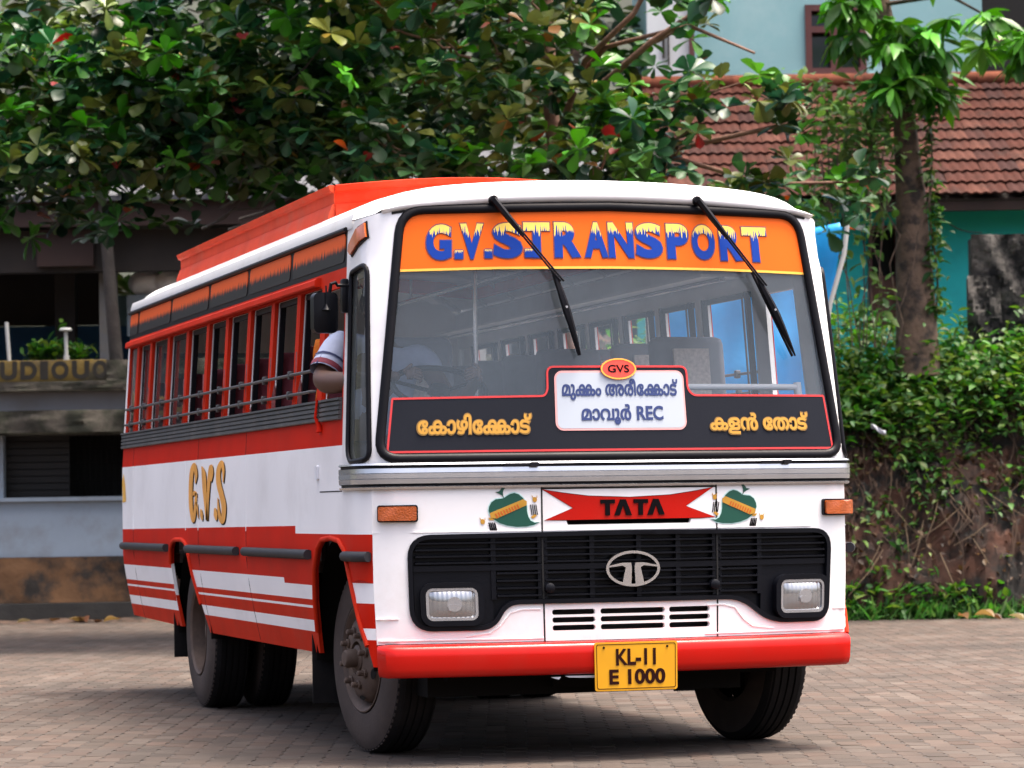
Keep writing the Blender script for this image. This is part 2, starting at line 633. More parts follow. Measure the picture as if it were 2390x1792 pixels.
# ================================================================== THE YARD: axes u (along the wall), v (away), z up
UX = Vector((0.959026, -0.283318, 0)).normalized()
VX = Vector((0.283318, 0.959026, 0)).normalized()
YARD = Matrix(((UX.x, VX.x, 0, CAM.x), (UX.y, VX.y, 0, CAM.y), (0, 0, 1, 0), (0, 0, 0, 1)))
def yd(u, v, z=0.): return YARD @ Vector((u, v, z))
YROT = math.atan2(UX.y, UX.x)
def yempty(name, u, v, z=0.): return empty(name, yd(u, v, z))

# ---- the ground: one sheet to the horizon, then the paved yard
SOIL = M('soil', (.16, .115, .085), .95, var=.3, vscale=1.5, bump=.3, bscale=12, c2=(.10, .085, .06), c2_scale=.7)
g = G()
g.add([(-300, -300, -.03), (300, -300, -.03), (300, 300, -.03), (-300, 300, -.03)], [(0, 1, 2, 3)])
tag(g.build('ground', SOIL), kind='structure')
JOINT = M('joint_sand', (.036, .029, .025), .95, var=.3, vscale=9)
PAVC = [(0.0744, 0.0575, 0.0475), (0.0658, 0.0535, 0.0451), (0.0786, 0.0615, 0.0516), (0.06, 0.0494, 0.0423), (0.0732, 0.0538, 0.0441), (0.0804, 0.0665, 0.057)]
PAVE = M('paver_concrete', (.3, .3, .3), .9, spec=.15, var=.22, vscale=1.1, bump=.12, bscale=160, attr='leafcol', c2=(.031, .027, .0245), c2_scale=.5, c2_lo=.5, c2_hi=.75, dirt=(.040, .034, .030), dirt_amt=.6, dirt_scale=1.3)
g = G()
a = [yd(-60, -15, -.0024), yd(60, -15, -.0024), yd(60, 35.6, -.0024), yd(-60, 35.6, -.0024)]
g.add(a, [(0, 1, 2, 3)])
paving = g.build('paved_yard', JOINT)
tag(paving, kind='structure')
# one interlocking paver: a rectangle whose long sides step out and in
PL, PWD = .225, .1125
def paver_outline():
    q = .012
    xs = [-.5, -.25, -.22, .22, .25, .5]
    off = [0, 0, q, q, 0, 0]
    h = PWD / 2
    j = .0012
    low = [(x * PL + (j if x == -.5 else -j if x == .5 else 0), -h + j + o) for x, o in zip(xs, off)]
    hi = [(x * PL + (j if x == -.5 else -j if x == .5 else 0), h - j + o) for x, o in zip(xs, off)]
    return low + hi[::-1]
PO = paver_outline()
npo = len(PO)
def paver_geo(g, x, y, tilt, dz, c, turn=True):
    b = .0035
    vs = []
    for k, (px, py) in enumerate(PO):
        vs.append((px, py, -.02))
    for k, (px, py) in enumerate(PO):
        vs.append((px, py, dz - .003 + tilt[0] * px + tilt[1] * py))
    for k, (px, py) in enumerate(PO):
        sx = 1 - 2 * b / PL; sy = 1 - 2 * b / PWD
        vs.append((px * sx, py * sy, dz + tilt[0] * px + tilt[1] * py))
    if turn:
        vs = [(x - py, y + px, pz) for px, py, pz in vs]
    fs = [(k, (k + 1) % npo, npo + (k + 1) % npo, npo + k) for k in range(npo)]
    fs += [(npo + k, npo + (k + 1) % npo, 2 * npo + (k + 1) % npo, 2 * npo + k) for k in range(npo)]
    fs.append(tuple(range(2 * npo, 3 * npo)))
    g.add(vs, fs)
    if g.colr is None: g.colr = []
    g.colr += [(*c, 1)] * len(vs)
pg = G(YARD)
near = []
cu_ = int(.215 * 35.3 / PWD) + 8
for ci in range(-cu_, cu_ + 1):
    u = ci * PWD
    v = max(12.4, abs(u) / .215 - 3.5) // PL * PL + (ci % 2) * PL / 2 + .02 * math.sin(ci * .7)
    while v < 35.3:
        near.append((v, u))
        v += PL
order = sorted(near, key=lambda p: (p[0] < 14.05, p[0] + .25 * abs(p[1])))
variants = []
for k in range(6):
    gg = G()
    paver_geo(gg, 0, 0, (random.uniform(-.010, .010), random.uniform(-.014, .014)), 0, PAVC[k], False)
    variants.append(gg.build('paver', PAVE, link=False, smooth=0))
inview = [p for p in order if p[0] >= 13.95 and abs(p[1]) < .168 * p[0]][:300]
iv = set(inview)
for (v, u) in inview:
    o = bpy.data.objects.new('paver', random.choice(variants))
    col.objects.link(o)
    o.parent = paving
    o.matrix_basis = Matrix.Translation(yd(u + random.gauss(0, .0016), v + random.gauss(0, .003), random.uniform(-.0012, .0012))) @ Matrix.Rotation(YROT + math.pi / 2 + random.uniform(-.010, .010), 4, 'Z')
for (v, u) in near:
    if (v, u) in iv: continue
    cc = random.choice(PAVC)
    k = random.uniform(.86, 1.14)
    paver_geo(pg, u + random.gauss(0, .0016), v + random.gauss(0, .003), (random.uniform(-.010, .010), random.uniform(-.014, .014)), random.uniform(-.0012, .0012), tuple(x * k for x in cc))
pf = pg.build('paver_field', PAVE, paving, smooth=0)
tag(pf, kind='stuff')
# ================================================================== BUILDINGS, WALLS, BANK
BLUEW = M('blue_grey_wall', (0.3135, 0.3800, 0.4465), .85, var=.12, vscale=1.2, bump=.15, bscale=10, dirt=(.20, .20, .19), dirt_amt=.7, dirt_scale=2.2)
PALEW = M('pale_wall', (0.2720, 0.2720, 0.2880), .85, var=.12, vscale=1.5, bump=.15, bscale=10, dirt=(.2, .18, .15), dirt_amt=.6, dirt_scale=2.5)
LATER = M('dirty_laterite', (0.1806, 0.0935, 0.0425), .95, var=.35, vscale=3, bump=.9, bscale=7, c2=(.035, .03, .025), c2_scale=2.6, c2_lo=.42, c2_hi=.60)
MOSS = M('mossy_concrete', (0.0800, 0.0704, 0.0560), .95, var=.4, vscale=4, bump=.8, bscale=9, c2=(.03, .032, .02), c2_scale=3.5, c2_lo=.42, c2_hi=.56)
PLINTH = M('dark_plinth', (.035, .034, .031), .95, var=.3, vscale=3, bump=.4, bscale=12)
PARY = M('weathered_yellow', (0.1365, 0.0910, 0.0160), .9, var=.35, vscale=3, bump=.5, bscale=9, c2=(.04, .035, .02), c2_scale=2.6, c2_lo=.48, c2_hi=.62)
DKW = M('dark_timber', (.016, .011, .008), .8, var=.3, vscale=4)
BRW = M('brown_beam', (0.0300, 0.0132, 0.0096), .8, var=.3, vscale=3)
SHEETM = M('tin_sheet', (.085, .09, .098), .85, spec=.1, var=.2, vscale=4)
BLU2 = M('deep_blue_wall', (0.0240, 0.1040, 0.2240), .8, var=.25, vscale=1.6, bump=.1, bscale=8)
GREYP = M('grey_pillar', (.16, .16, .16), .9, var=.2, vscale=3, dirt=(.2, .15, .07), dirt_amt=.6, dirt_scale=2)
DARKIN = M('dark_room', (.006, .006, .006), .9, var=.2)  # near-black colour standing in for the darkness of unlit rooms
TURQ = M('turquoise_wall', (0.0248, 0.5510, 0.5648), .8, var=.12, vscale=1.2, bump=.1, bscale=8, dirt=(.03, .28, .30), dirt_amt=.6, dirt_scale=1.5)
PTEAL = M('pale_teal_wall', (0.2125, 0.3910, 0.4080), .8, var=.08, vscale=.8, bump=.08, bscale=8, dirt=(.35, .5, .5), dirt_amt=.5, dirt_scale=1.2)
WHW = M('white_wash', (0.5600, 0.5840, 0.5840), .8, var=.06)
MAR = M('maroon_wood', (0.0750, 0.0175, 0.0150), .6, var=.2, vscale=6)
DGL = M('window_glass_dark', (0.0150, 0.0250, 0.0300), .1, var=.1)
EARTH = M('bank_earth', (0.0540, 0.0211, 0.0114), .98, var=.4, vscale=3, bump=1., bscale=7, c2=(.007, .006, .005), c2_scale=2.8, c2_lo=.40, c2_hi=.58)

def ybox(g, u0, u1, v0, v1, z0, z1, mi=0, bev=0):
    g.box(((u0 + u1) / 2, (v0 + v1) / 2, (z0 + z1) / 2), (u1 - u0, v1 - v0, z1 - z0), None, mi, bev)
def rough(g, u0, u1, z0, z1, v, amp, nu, nz, fr=3.):
    """an uneven rendered face"""
    vs = []; fs = []
    for i in range(nz + 1):
        for k in range(nu + 1):
            u = u0 + (u1 - u0) * k / nu; z = z0 + (z1 - z0) * i / nz
            d = amp * (math.sin(u * fr + z * 5) + math.sin(u * fr * 2.3 + 1.7 + z * 9) * .6 + random.uniform(-.5, .5))
            vs.append((u, v + d, z))
    for i in range(nz):
        for k in range(nu):
            a = i * (nu + 1) + k
            fs.append((a, a + 1, a + nu + 2, a + nu + 1))
    g.add(vs, fs)
def ypart(name, mat, parent, *boxes, smooth=30, bev=0.):
    g = G(YARD)
    for b in boxes:
        ybox(g, *b, bev=bev)
    return (g.build_each if len(boxes) > 1 else g.build)(name, mat, parent, smooth)

# ---- left: two-storey shop with an open verandah
shop = yempty('shop_building', -5, 36, 0)
tag(shop, 'weathered shop with blue-grey lower wall, mossy yellow lettered parapet and open verandah', 'building')
g = G(YARD); rough(g, -15, 1.2, .22, .735, 35.36, .02, 120, 10, 4); ybox(g, -15, 1.2, 35.42, 35.9, 0, .74)
g.build('wall_base', LATER, shop)
ypart('plinth', PLINTH, shop, (-15, 1.2, 35.12, 35.9, 0, .215))
ypart('lower_wall', BLUEW, shop, (-15, 1.2, 35.42, 35.6, .735, 1.375), (-15, -5.83, 35.42, 35.6, 1.42, 2.14), (-4.20, 1.2, 35.42, 35.6, 1.42, 2.14))
ypart('window_sill', BLUEW, shop, (-15, 1.2, 35.34, 35.6, 1.375, 1.42))
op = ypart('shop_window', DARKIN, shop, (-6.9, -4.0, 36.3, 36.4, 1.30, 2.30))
g = G(YARD)
for k in range(12):
    u = -5.0 + k * .065
    g.tube([(u, 35.62, 1.42), (u, 35.62, 2.14)], .006, 5)
for z in (1.6, 1.8, 1.98):
    g.tube([(-5.05, 35.625, z), (-4.2, 35.625, z)], .006, 5)
g.build_each('grille_bar', CHAS, op)
g = G(YARD)
for k in range(9):
    ybox(g, -5.95, -5.1, 35.63, 35.65, 1.43 + k * .08, 1.43 + k * .08 + .07)
g.build_each('shutter_slat', M('shutter_dark', (.005, .004, .003), .7, var=.2), op)
g = G(YARD); rough(g, -15, 1.2, 2.15, 2.40, 34.98, .035, 110, 6, 5); ybox(g, -15, 1.2, 35.06, 36, 2.13, 2.37)
g.build('ledge', MOSS, shop)
ypart('upper_band', PALEW, shop, (-15, 1.2, 35.3, 35.9, 2.37, 2.66))
g = G(YARD); rough(g, -15, 1.2, 2.63, 2.73, 35.06, .03, 110, 4, 6); ybox(g, -15, 1.2, 35.14, 35.5, 2.62, 2.73)
g.build('parapet_foot', MOSS, shop)
par = ypart('parapet', PARY, shop, (-15, -4.60, 35.15, 35.35, 2.73, 2.975), bev=.01)
g = G(YARD); rough(g, -4.60, 1.2, 2.72, 2.97, 35.15, .03, 60, 6, 6); ybox(g, -4.6, 1.2, 35.22, 35.35, 2.72, 2.97)
g.build('mossy_parapet', MOSS, shop)
g = G(YARD)
def pmap(a, b, off=0.): return (a, 35.15 - off, b)
ux = -6.05
for c, w in (('A', .20), ('U', .20), ('D', .19), ('I', .09), ('O', .20), ('U', .20), ('O', .17)):
    sheet(g, None, pmap, .004, .003, nonzero=fit_loops(text_loops(c, .05), ux, ux + w, 2.755, 2.965), step=None)
    ux += w + .035
g.build('parapet_lettering', M('faded_black_print', (.018, .016, .012), .9, var=.3, vscale=6), par, 0)
ypart('verandah_floor', PALEW, shop, (-15, 1.2, 35.35, 39.5, 2.60, 2.70))
for u0, u1, v0, m_ in ((-4.79, -4.60, 36.0, GREYP), (-5.44, -5.20, 36.9, DKW), (-2.6, -2.4, 36.0, GREYP), (-.2, 0, 36.0, GREYP), (-7.2, -7.0, 36.0, GREYP), (-9.6, -9.4, 36.0, GREYP), (-12.0, -11.8, 36.0, GREYP)):
    ypart('pillar', m_, shop, (u0, u1, v0, v0 + .22, 2.70, 4.75))
ypart('back_wall', BLU2, shop, (-15, -4.25, 39.4, 39.55, 2.7, 3.62))
ypart('added_pale_wall', WHW, shop, (-4.25, 1.2, 39.4, 39.55, 2.7, 3.75))  # made-up pale wall, added to brighten the view through the bus windows
ypart('back_panel', DKW, shop, (-15, -5.0, 39.2, 39.35, 3.62, 5.2), (-4.0, 1.2, 39.2, 39.35, 4.1, 5.2))
ypart('tin_screen', M('dusty_teal_sheet', (.16, .30, .34), .7, var=.25, vscale=3), shop, (-5.0, -3.5, 39.22, 39.30, 3.60, 3.98))
ypart('side_wall', DKW, shop, (-15.1, -15, 35.5, 39.5, 0, 5.2), (1.2, 1.3, 35.5, 39.5, 0, 5.2))
g = G(YARD)
g.add([(-15, 35.3, 4.86), (1.3, 35.3, 4.86), (1.3, 39.8, 5.9), (-15, 39.8, 5.9), (-15, 35.3, 4.80), (1.3, 35.3, 4.80), (1.3, 39.8, 5.84), (-15, 39.8, 5.84)], [(0, 1, 2, 3), (7, 6, 5, 4), (0, 4, 5, 1), (2, 6, 7, 3), (1, 5, 6, 2), (3, 7, 4, 0)])
rf = g.build('tin_roof', SHEETM, shop)
g = G(YARD)
for k in range(95):
    u = -15 + k * .17
    g.tube([(u, 35.28, 4.865), (u, 37.0, 5.265)], .02, 5)
g.build_each('roof_rib', SHEETM, rf)
ypart('fascia', BRW, shop, (-15, 1.3, 35.42, 35.5, 4.52, 4.80))
ypart('beam', DKW, shop, (-15, 1.2, 35.7, 35.95, 4.02, 4.5))
ypart('timber_bracket', BRW, shop, (-5.45, -4.80, 35.6, 35.68, 4.08, 4.50))
ypart('ceiling_board', DKW, shop, (-15, 1.2, 35.6, 39.4, 4.75, 4.79))
# things on the parapet
g = G(YARD); g.tube([(-5.72, 35.25, 2.97), (-5.75, 35.25, 3.42)], .022, 8); 
o = g.build('white_pipe', M('pvc_white', (0.4340, 0.4480, 0.4340), .5, var=.1), None); tag(o, 'plain white pipe without a cap standing at left end of shop parapet', 'pipe')
g = G(YARD)
g.tube([(-5.07, 35.25, 2.97), (-5.07, 35.25, 3.03)], .035, 10); g.tube([(-5.07, 35.25, 3.03), (-5.075, 35.25, 3.32)], .022, 10)
g.lathe([(0, .03), (.06, .025), (.075, .005), (.07, -.01), (0, -.012)], Matrix.Translation((-5.075, 35.25, 3.32)), 14)
o = g.build('capped_pipe', bpy.data.materials['pvc_white'], None); tag(o, 'short white vent pipe with a flat round cap on shop parapet', 'pipe')
# heap of white sacks on the verandah
root = yempty('sack_heap', -3.7, 36.6, 2.7)

# ---- blue tarpaulin on poles behind the bus
g = G(YARD)
vs = []; fs = []
nu, nz = 40, 28
for i in range(nz + 1):
    for k in range(nu + 1):
        s = k / nu; t = i / nz
        u = 1.40 + 1.93 * s - (.30 * t if s > .5 else 0) * (s - .5) * 2
        z = 4.02 - 1.95 * t - .10 * math.sin(math.pi * s) * (1 - t)
        d = .045 * math.sin(u * 9 + t * 2) + .03 * math.sin(u * 17 + 1 + t * 5) * t + .02 * math.sin(t * 14 + u * 3)
        vs.append((u, 30.9 + d, z))
for i in range(nz):
    for k in range(nu):
        a = i * (nu + 1) + k
        fs.append((a, a + nu + 1, a + nu + 2, a + 1))
g.add(vs, fs)
tp = g.build('tarpaulin', M('blue_tarpaulin', (.010, .31, .70), .45, var=.12, vscale=4, bump=.2, bscale=14, trans=.15), None, 180)
s_ = tp.modifiers.new('thickness', 'SOLIDIFY'); s_.thickness = .004
tag(tp, 'bright blue tarpaulin hanging behind the bus beside turquoise house', 'tarpaulin')
g = G(YARD)
g.tube([(3.38, 30.8, 4.1), (3.33, 30.8, 3.7), (3.18, 30.8, 3.2), (3.05, 30.8, 2.5), (3.0, 30.8, 0)], .024, 8)
o = g.build('tarpaulin_pole', bpy.data.materials['pvc_white'], None, 60); tag(o, 'bent thin white pole at the right edge of the blue tarpaulin', 'pole', 'poles of the tarpaulin')
g = G(YARD)
g.tube([(1.38, 30.95, 4.1), (1.36, 30.95, 0)], .03, 8)
o = g.build('tarpaulin_pole', bpy.data.materials['pvc_white'], None, 60); tag(o, 'straight white pole at the left edge of the blue tarpaulin', 'pole', 'poles of the tarpaulin')
g = G(YARD)
o = yempty('white_gateway', .15, 31.3)
ybox(g, .55, .72, 31.2, 31.4, 0, 3.6); ybox(g, -.40, -.26, 31.2, 31.4, 0, 3.6); ybox(g, -.40, .72, 31.19, 31.41, 3.6, 3.8)
g.build_each('gate_post', M('gate_white', (.62, .63, .60), .7, var=.1), o); tag(o, 'pale gate frame seen only through the windows of the bus', 'gate')

# ---- right: tiled house
house = yempty('tiled_house', 4.5, 37, 0)
tag(house, 'turquoise house with red clay tiled roof and pale teal upper storey', 'house')
ypart('wall', TURQ, house, (1.6, 4.26, 36.75, 36.95, 1.5, 5.1), (4.62, 8.6, 36.75, 36.95, 1.5, 5.1), (4.26, 4.62, 36.75, 36.95, 4.50, 5.1), (4.26, 4.62, 36.75, 36.95, 1.5, 3.3))
ypart('corner_wall', TURQ, house, (8.6, 8.8, 36.75, 40, 1.5, 5.1), (1.5, 1.6, 36.75, 40, 1.5, 5.1))
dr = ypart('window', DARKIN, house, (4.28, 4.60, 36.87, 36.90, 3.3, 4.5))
ypart('window_frame', MAR, dr, (4.26, 4.30, 36.70, 36.86, 3.3, 4.5), (4.58, 4.62, 36.70, 36.86, 3.3, 4.5), (4.30, 4.58, 36.70, 36.86, 4.46, 4.5), (4.30, 4.58, 36.72, 36.84, 3.86, 3.90))
ypart('shutter_board', M('brown_shutter', (.09, .035, .022), .7, var=.25), dr, (4.30, 4.58, 36.74, 36.80, 3.3, 3.86))
EV, EZ, RV, RZ = 35.95, 4.77, 39.55, 6.58
U0, U1 = 1.72, 8.7
ypart('rafter_board', BRW, house, (U0, U1, 36.0, 36.08, 4.60, 4.74))
g = G(YARD)
g.add([(U0, EV + .04, EZ - .05), (U1, EV + .04, EZ - .05), (U1, RV, RZ - .05), (U0, RV, RZ - .05), (U0, EV + .1, EZ - .12), (U1, EV + .1, EZ - .12), (U1, RV, RZ - .14), (U0, RV, RZ - .14)], [(0, 1, 2, 3), (7, 6, 5, 4), (0, 4, 5, 1), (2, 6, 7, 3), (1, 5, 6, 2), (3, 7, 4, 0)])
roof = g.build('roof', DKW, house)
TILEC = [(.043, .0130, .0085), (.050, .0165, .0112), (.034, .0122, .0096), (.064, .0245, .0170), (.027, .0105, .009), (.046, .0140, .0094)]
TILE = M('clay_tile', (.3, .1, .06), .9, spec=.12, var=.3, vscale=5, bump=.3, bscale=50, attr='leafcol', dirt=(.015, .010, .009), dirt_amt=.85, dirt_scale=3.2)
NR, TW = 11, .228
sl = Vector((0, RV - EV, RZ - EZ)); SLL = sl.length
RH = SLL / NR
def tile_geo(g, c):
    xs = np.linspace(0, TW, 13)
    def h(x): return .020 * (1 - math.cos(x / TW * 4 * math.pi)) * .5 + .004
    vs = []
    for y, lift in ((-.03, .034), (RH * .5, .016), (RH, .0)):
        vs += [(x, y, h(x) + lift) for x in xs]
    vs += [(x, -.03, h(x) + .012) for x in xs]
    n = 13
    fs = []
    for r in range(2):
        fs += [(r * n + k, r * n + k + 1, (r + 1) * n + k + 1, (r + 1) * n + k) for k in range(n - 1)]
    fs += [(3 * n + k, 3 * n + k + 1, k + 1, k) for k in range(n - 1)]
    g.add(vs, fs)
    g.colr = [(*c, 1)] * len(vs)
tiles = []
for c in TILEC:
    gg = G(); tile_geo(gg, c); tiles.append(gg.build('roof_tile', TILE, link=False, smooth=50))
pitch = math.atan2(sl.z, sl.y)
NC = int((U1 - U0) / TW)
TX = YARD @ Matrix.Translation((U0, EV, EZ)) @ Matrix.Rotation(pitch, 4, 'X')
rest = G()
rest.colr = []
cnt_t = 0
for r in range(NR):
    for k in range(NC):
        u = U0 + k * TW
        m4 = TX @ Matrix.Translation((k * TW + random.uniform(-.006, .006), r * RH + random.uniform(-.012, .012), random.uniform(0, .006))) @ Matrix.Rotation(random.uniform(-.02, .02), 4, 'Z')
        me = tiles[min(5, int(abs(random.gauss(0, 2.2))))] if random.random() < .8 else random.choice(tiles)
        if u < 6.55 and cnt_t < 300:
            o = bpy.data.objects.new('roof_tile', me); col.objects.link(o)
            o.parent = roof; o.matrix_basis = m4; cnt_t += 1
        else:
            vs = [m4 @ v.co for v in me.vertices]
            rest.add(vs, [tuple(p.vertices) for p in me.polygons])
            cc = tuple(me.attributes['leafcol'].data[0].color)
            rest.colr += [cc] * len(vs)
o = rest.build('roof_tile_field', TILE, roof, 50); tag(o, kind='stuff')
g = G(YARD)
for k in range(18):
    u = U0 + k * .39
    g.tube([(u, RV - .05, RZ + .03), (u + .42, RV - .05, RZ + .045)], [.10, .085], 12)
g.colr = [(.15, .050, .028, 1)] * len(g.v)
g.build_each('ridge_tile', TILE, roof, 50)
ypart('upper_wall', PTEAL, house, (1.98, 3.84, 39.65, 39.85, 5.9, 9.6), (4.62, 6.12, 39.65, 39.85, 5.9, 9.6), (3.84, 4.62, 39.65, 39.85, 7.62, 9.6), (3.84, 4.62, 39.65, 39.85, 5.9, 6.70))
ypart('white_pier', WHW, house, (1.80, 2.34, 39.50, 39.68, 5.9, 9.6))
ypart('drain_pipe', MAR, house, (2.335, 2.40, 39.42, 39.52, 5.9, 9.6))
ypart('pier_hanging', DKW, house, (1.99, 2.02, 39.44, 39.49, 6.95, 7.25), (2.06, 2.08, 39.44, 39.49, 6.85, 7.30))
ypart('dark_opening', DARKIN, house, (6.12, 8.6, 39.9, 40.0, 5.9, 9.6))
ypart('side_upper_wall', PTEAL, house, (1.80, 1.9, 39.85, 44, 5.0, 9.6))
wn_ = ypart('upper_window', DGL, house, (3.86, 4.60, 39.80, 39.82, 6.72, 7.62))
ypart('window_frame', MAR, wn_, (3.84, 3.92, 39.60, 39.78, 6.70, 7.62), (4.16, 4.30, 39.60, 39.78, 6.70, 7.62), (4.54, 4.62, 39.60, 39.78, 6.70, 7.62), (3.92, 4.16, 39.60, 39.78, 6.70, 6.80), (4.30, 4.54, 39.60, 39.78, 6.70, 6.80), (3.92, 4.16, 39.60, 39.78, 7.26, 7.34), (4.30, 4.54, 39.60, 39.78, 7.26, 7.34), (3.92, 4.16, 39.60, 39.78, 7.54, 7.62), (4.30, 4.54, 39.60, 39.78, 7.54, 7.62))
ypart('window_sill', WHW, wn_, (3.74, 4.72, 39.50, 39.66, 6.62, 6.70))

# ---- old concrete post stump on the bank
g = G(YARD)
ybox(g, 5.18, 6.3, 34.6, 34.95, 2.6, 4.16)
rough(g, 5.15, 6.3, 2.6, 4.19, 34.52, .035, 36, 46, 9)
rough(g, 5.08, 5.46, 2.7, 3.72, 34.40, .04, 14, 30, 11); ybox(g, 5.10, 5.44, 34.44, 34.6, 2.7, 3.70)
o = g.build('concrete_stump', M('black_mossy_concrete', (.085, .078, .070), .95, var=.5, vscale=9, bump=1., bscale=14, c2=(.005, .005, .005), c2_scale=4.5, c2_lo=.40, c2_hi=.52), None)
tag(o, 'blackened mossy concrete wall stub standing on the overgrown bank', 'wall')

# a slack wire from the trunk to the stub
g = G(YARD)
g.tube([(4.55 + .72 * t, 33.95 + .55 * t, 4.55 - .34 * t - .12 * math.sin(math.pi * t)) for t in np.linspace(0, 1, 10)], .007, 5)
o = g.build('wire', CHAS, None, 60); tag(o, 'thin slack wire running from the brown trunk to the mossy wall stub', 'wire')
# ---- the earth bank
def bank_h(u, v):
    s = (v - 32.35) / 1.75
    s = min(max(s, 0), 1)
    base = 2.75 + .25 * math.sin(u * .9 + 1) + .12 * math.sin(u * 2.7)
    h = base * (s ** .62)
    h += .10 * math.sin(u * 3.1 + v * 4) * s * (1 - s) * 3 + .05 * math.sin(u * 7.3 + v * 9)* (s > 0) * (1 - s * .6)
    if v > 34.1: h = base + (v - 34.1) * .12
    return max(h, 0) if s > 0 else 0
g = G(YARD)
us_ = np.linspace(.9, 11, 210); vv = np.concatenate([np.linspace(32.35, 34.1, 64), np.linspace(34.3, 37.5, 10)])
vs = [(u, v + .05 * math.sin(u * 5.3 + v * 3) + random.uniform(-.02, .02), bank_h(u, v) + (random.uniform(-.045, .045) + .05 * math.sin(u * 23 + v * 17) * math.sin(u * 11 - v * 31)) * (v > 32.4) - (.02 if v < 32.36 else 0)) for v in vv for u in us_]
nn = len(us_)
fs = [(i * nn + k, i * nn + k + 1, (i + 1) * nn + k + 1, (i + 1) * nn + k) for i in range(len(vv) - 1) for k in range(nn - 1)]
g.add(vs, fs)
o = g.build('earth_bank', EARTH, None, 25); tag(o, kind='structure')
# far wooded rise closing the view
g = G(YARD)
us_ = np.linspace(-70, 70, 60); vv = np.linspace(46, 130, 16)
vs = [(u, v, -.03 + (v - 46) * .42 + 2.0 * math.sin(u * .13 + v * .05) * min((v - 46) / 20, 1)) for v in vv for u in us_]
fs = [(i * 60 + k, i * 60 + k + 1, (i + 1) * 60 + k + 1, (i + 1) * 60 + k) for i in range(15) for k in range(59)]
g.add(vs, fs)
o = g.build('wooded_hill', M('hill_green', (.010, .016, .006), .95, var=.5, vscale=.8, bump=1, bscale=1.5), None, 60); tag(o, kind='structure')
# ================================================================== THE BUS
X0 = .02
def lean(z): return max(0., z - 1.40) * .12
def hw(z, Y=2.):
    h = 1.27
    if z > 1.5: h -= .075 * (z - 1.5) / 1.1
    if z < .95:
        t = .02 + .06 * min(max((Y - .2) / .8, 0), 1)
        h -= t * (max(.95 - z, 0) / .46) ** 1.3
    return h
# plan of the nose: parabola, rounded corner, straight flank
_pl = [(x, -.10 + .085 * x * x) for x in np.linspace(0, 1.10, 23)]
_b = [(1.10, .003), (1.20, .022), (1.27, .05), (1.27, .22)]
for t in np.linspace(.08, 1, 13):
    _pl.append(tuple(sum(c * k for c, k in zip([p[i] for p in _b], ((1 - t) ** 3, 3 * t * (1 - t) ** 2, 3 * t * t * (1 - t), t ** 3))) for i in (0, 1)))
_pl.append((1.27, 9.0))
_px = np.array([p[0] for p in _pl]); _py = np.array([p[1] for p in _pl])
_ps = np.zeros(len(_pl))
_ps[:23] = _px[:23]
for i in range(23, len(_pl)):
    _ps[i] = _ps[i - 1] + math.hypot(_px[i] - _px[i - 1], _py[i] - _py[i - 1])
SC = _ps[-2]                                   # flank starts here (Y = .22)
def s_of_Y(Y): return SC + Y - .22
def plan(s):
    sg = 1 if s >= 0 else -1
    a = abs(s)
    x = np.interp(a, _ps, _px); y = np.interp(a, _ps, _py)
    e = .004
    dx = np.interp(a + e, _ps, _px) - np.interp(max(a - e, 0), _ps, _px)
    dy = np.interp(a + e, _ps, _py) - np.interp(max(a - e, 0), _ps, _py)
    l = math.hypot(dx, dy)
    return sg * x, y, sg * dy / l, -dx / l
def nose(s, z, off=0.):
    """point on the nose (s from the middle, z up), off outwards"""
    x, y, nx, ny = plan(s)
    k = hw(z, y) / 1.27
    return (X0 + x * k + nx * off, y + lean(z) + ny * off, z)
def front(x, z, off=0.):
    """nose by true X"""
    return nose((x - X0), z, off)
def flank(sg):
    def f(Y, z, off=0.):
        """side of the bus, Y back from the nose; bends round the corner when Y < .22"""
        if Y < .22:
            x, y, nx, ny = plan(SC + Y - .22)
            k = hw(z, y) / 1.27
            return (X0 + sg * (x * k + nx * off), y + ny * off, z)
        return (X0 + sg * (hw(z, Y) + off), Y, z)
    return f
L_ = flank(-1); R_ = flank(1)

bus = empty('bus', (X0, 3.5, 0))
tag(bus, 'white and red passenger bus with orange windshield strip and red roof carrier', 'bus')
SPLIT = {'pressed_crease', 'bracket_tab', 'grille_rib', 'panel_joint', 'panel_gap', 'door_gap', 'rear_panel', 'rear_post', 'mud_flap', 'wheel_well', 'air_tank', 'seat_leg', 'grab_rail', 'luggage_shelf', 'carrier_slat', 'seat_piping', 'rim_hole', 'shut_line', 'tassel_ball', 'chassis', 'waist_strip', 'roof_skirt', 'dash_rail', 'seat', 'washer_jet', 'dashboard'}
def part(name, g, mats, parent=None, smooth=40):
    return (g.build_each if name in SPLIT else g.build)(name, mats, parent or bus, smooth)
def psheet(name, outer, mapfn, mats, off=0., thick=.004, parent=None, smooth=40, **kw):
    g = G()
    sheet(g, outer, mapfn, off, thick, **kw)
    return g.build(name, mats, parent or bus, smooth)

REAR = 7.17
# ---- nose shell (upper frame round the windshield)
WS = rpoly([(-1.195, 1.470), (1.195, 1.470), (1.105, 2.685), (0, 2.706), (-1.105, 2.685)], [.10, .10, .12, 0, .12], 6)
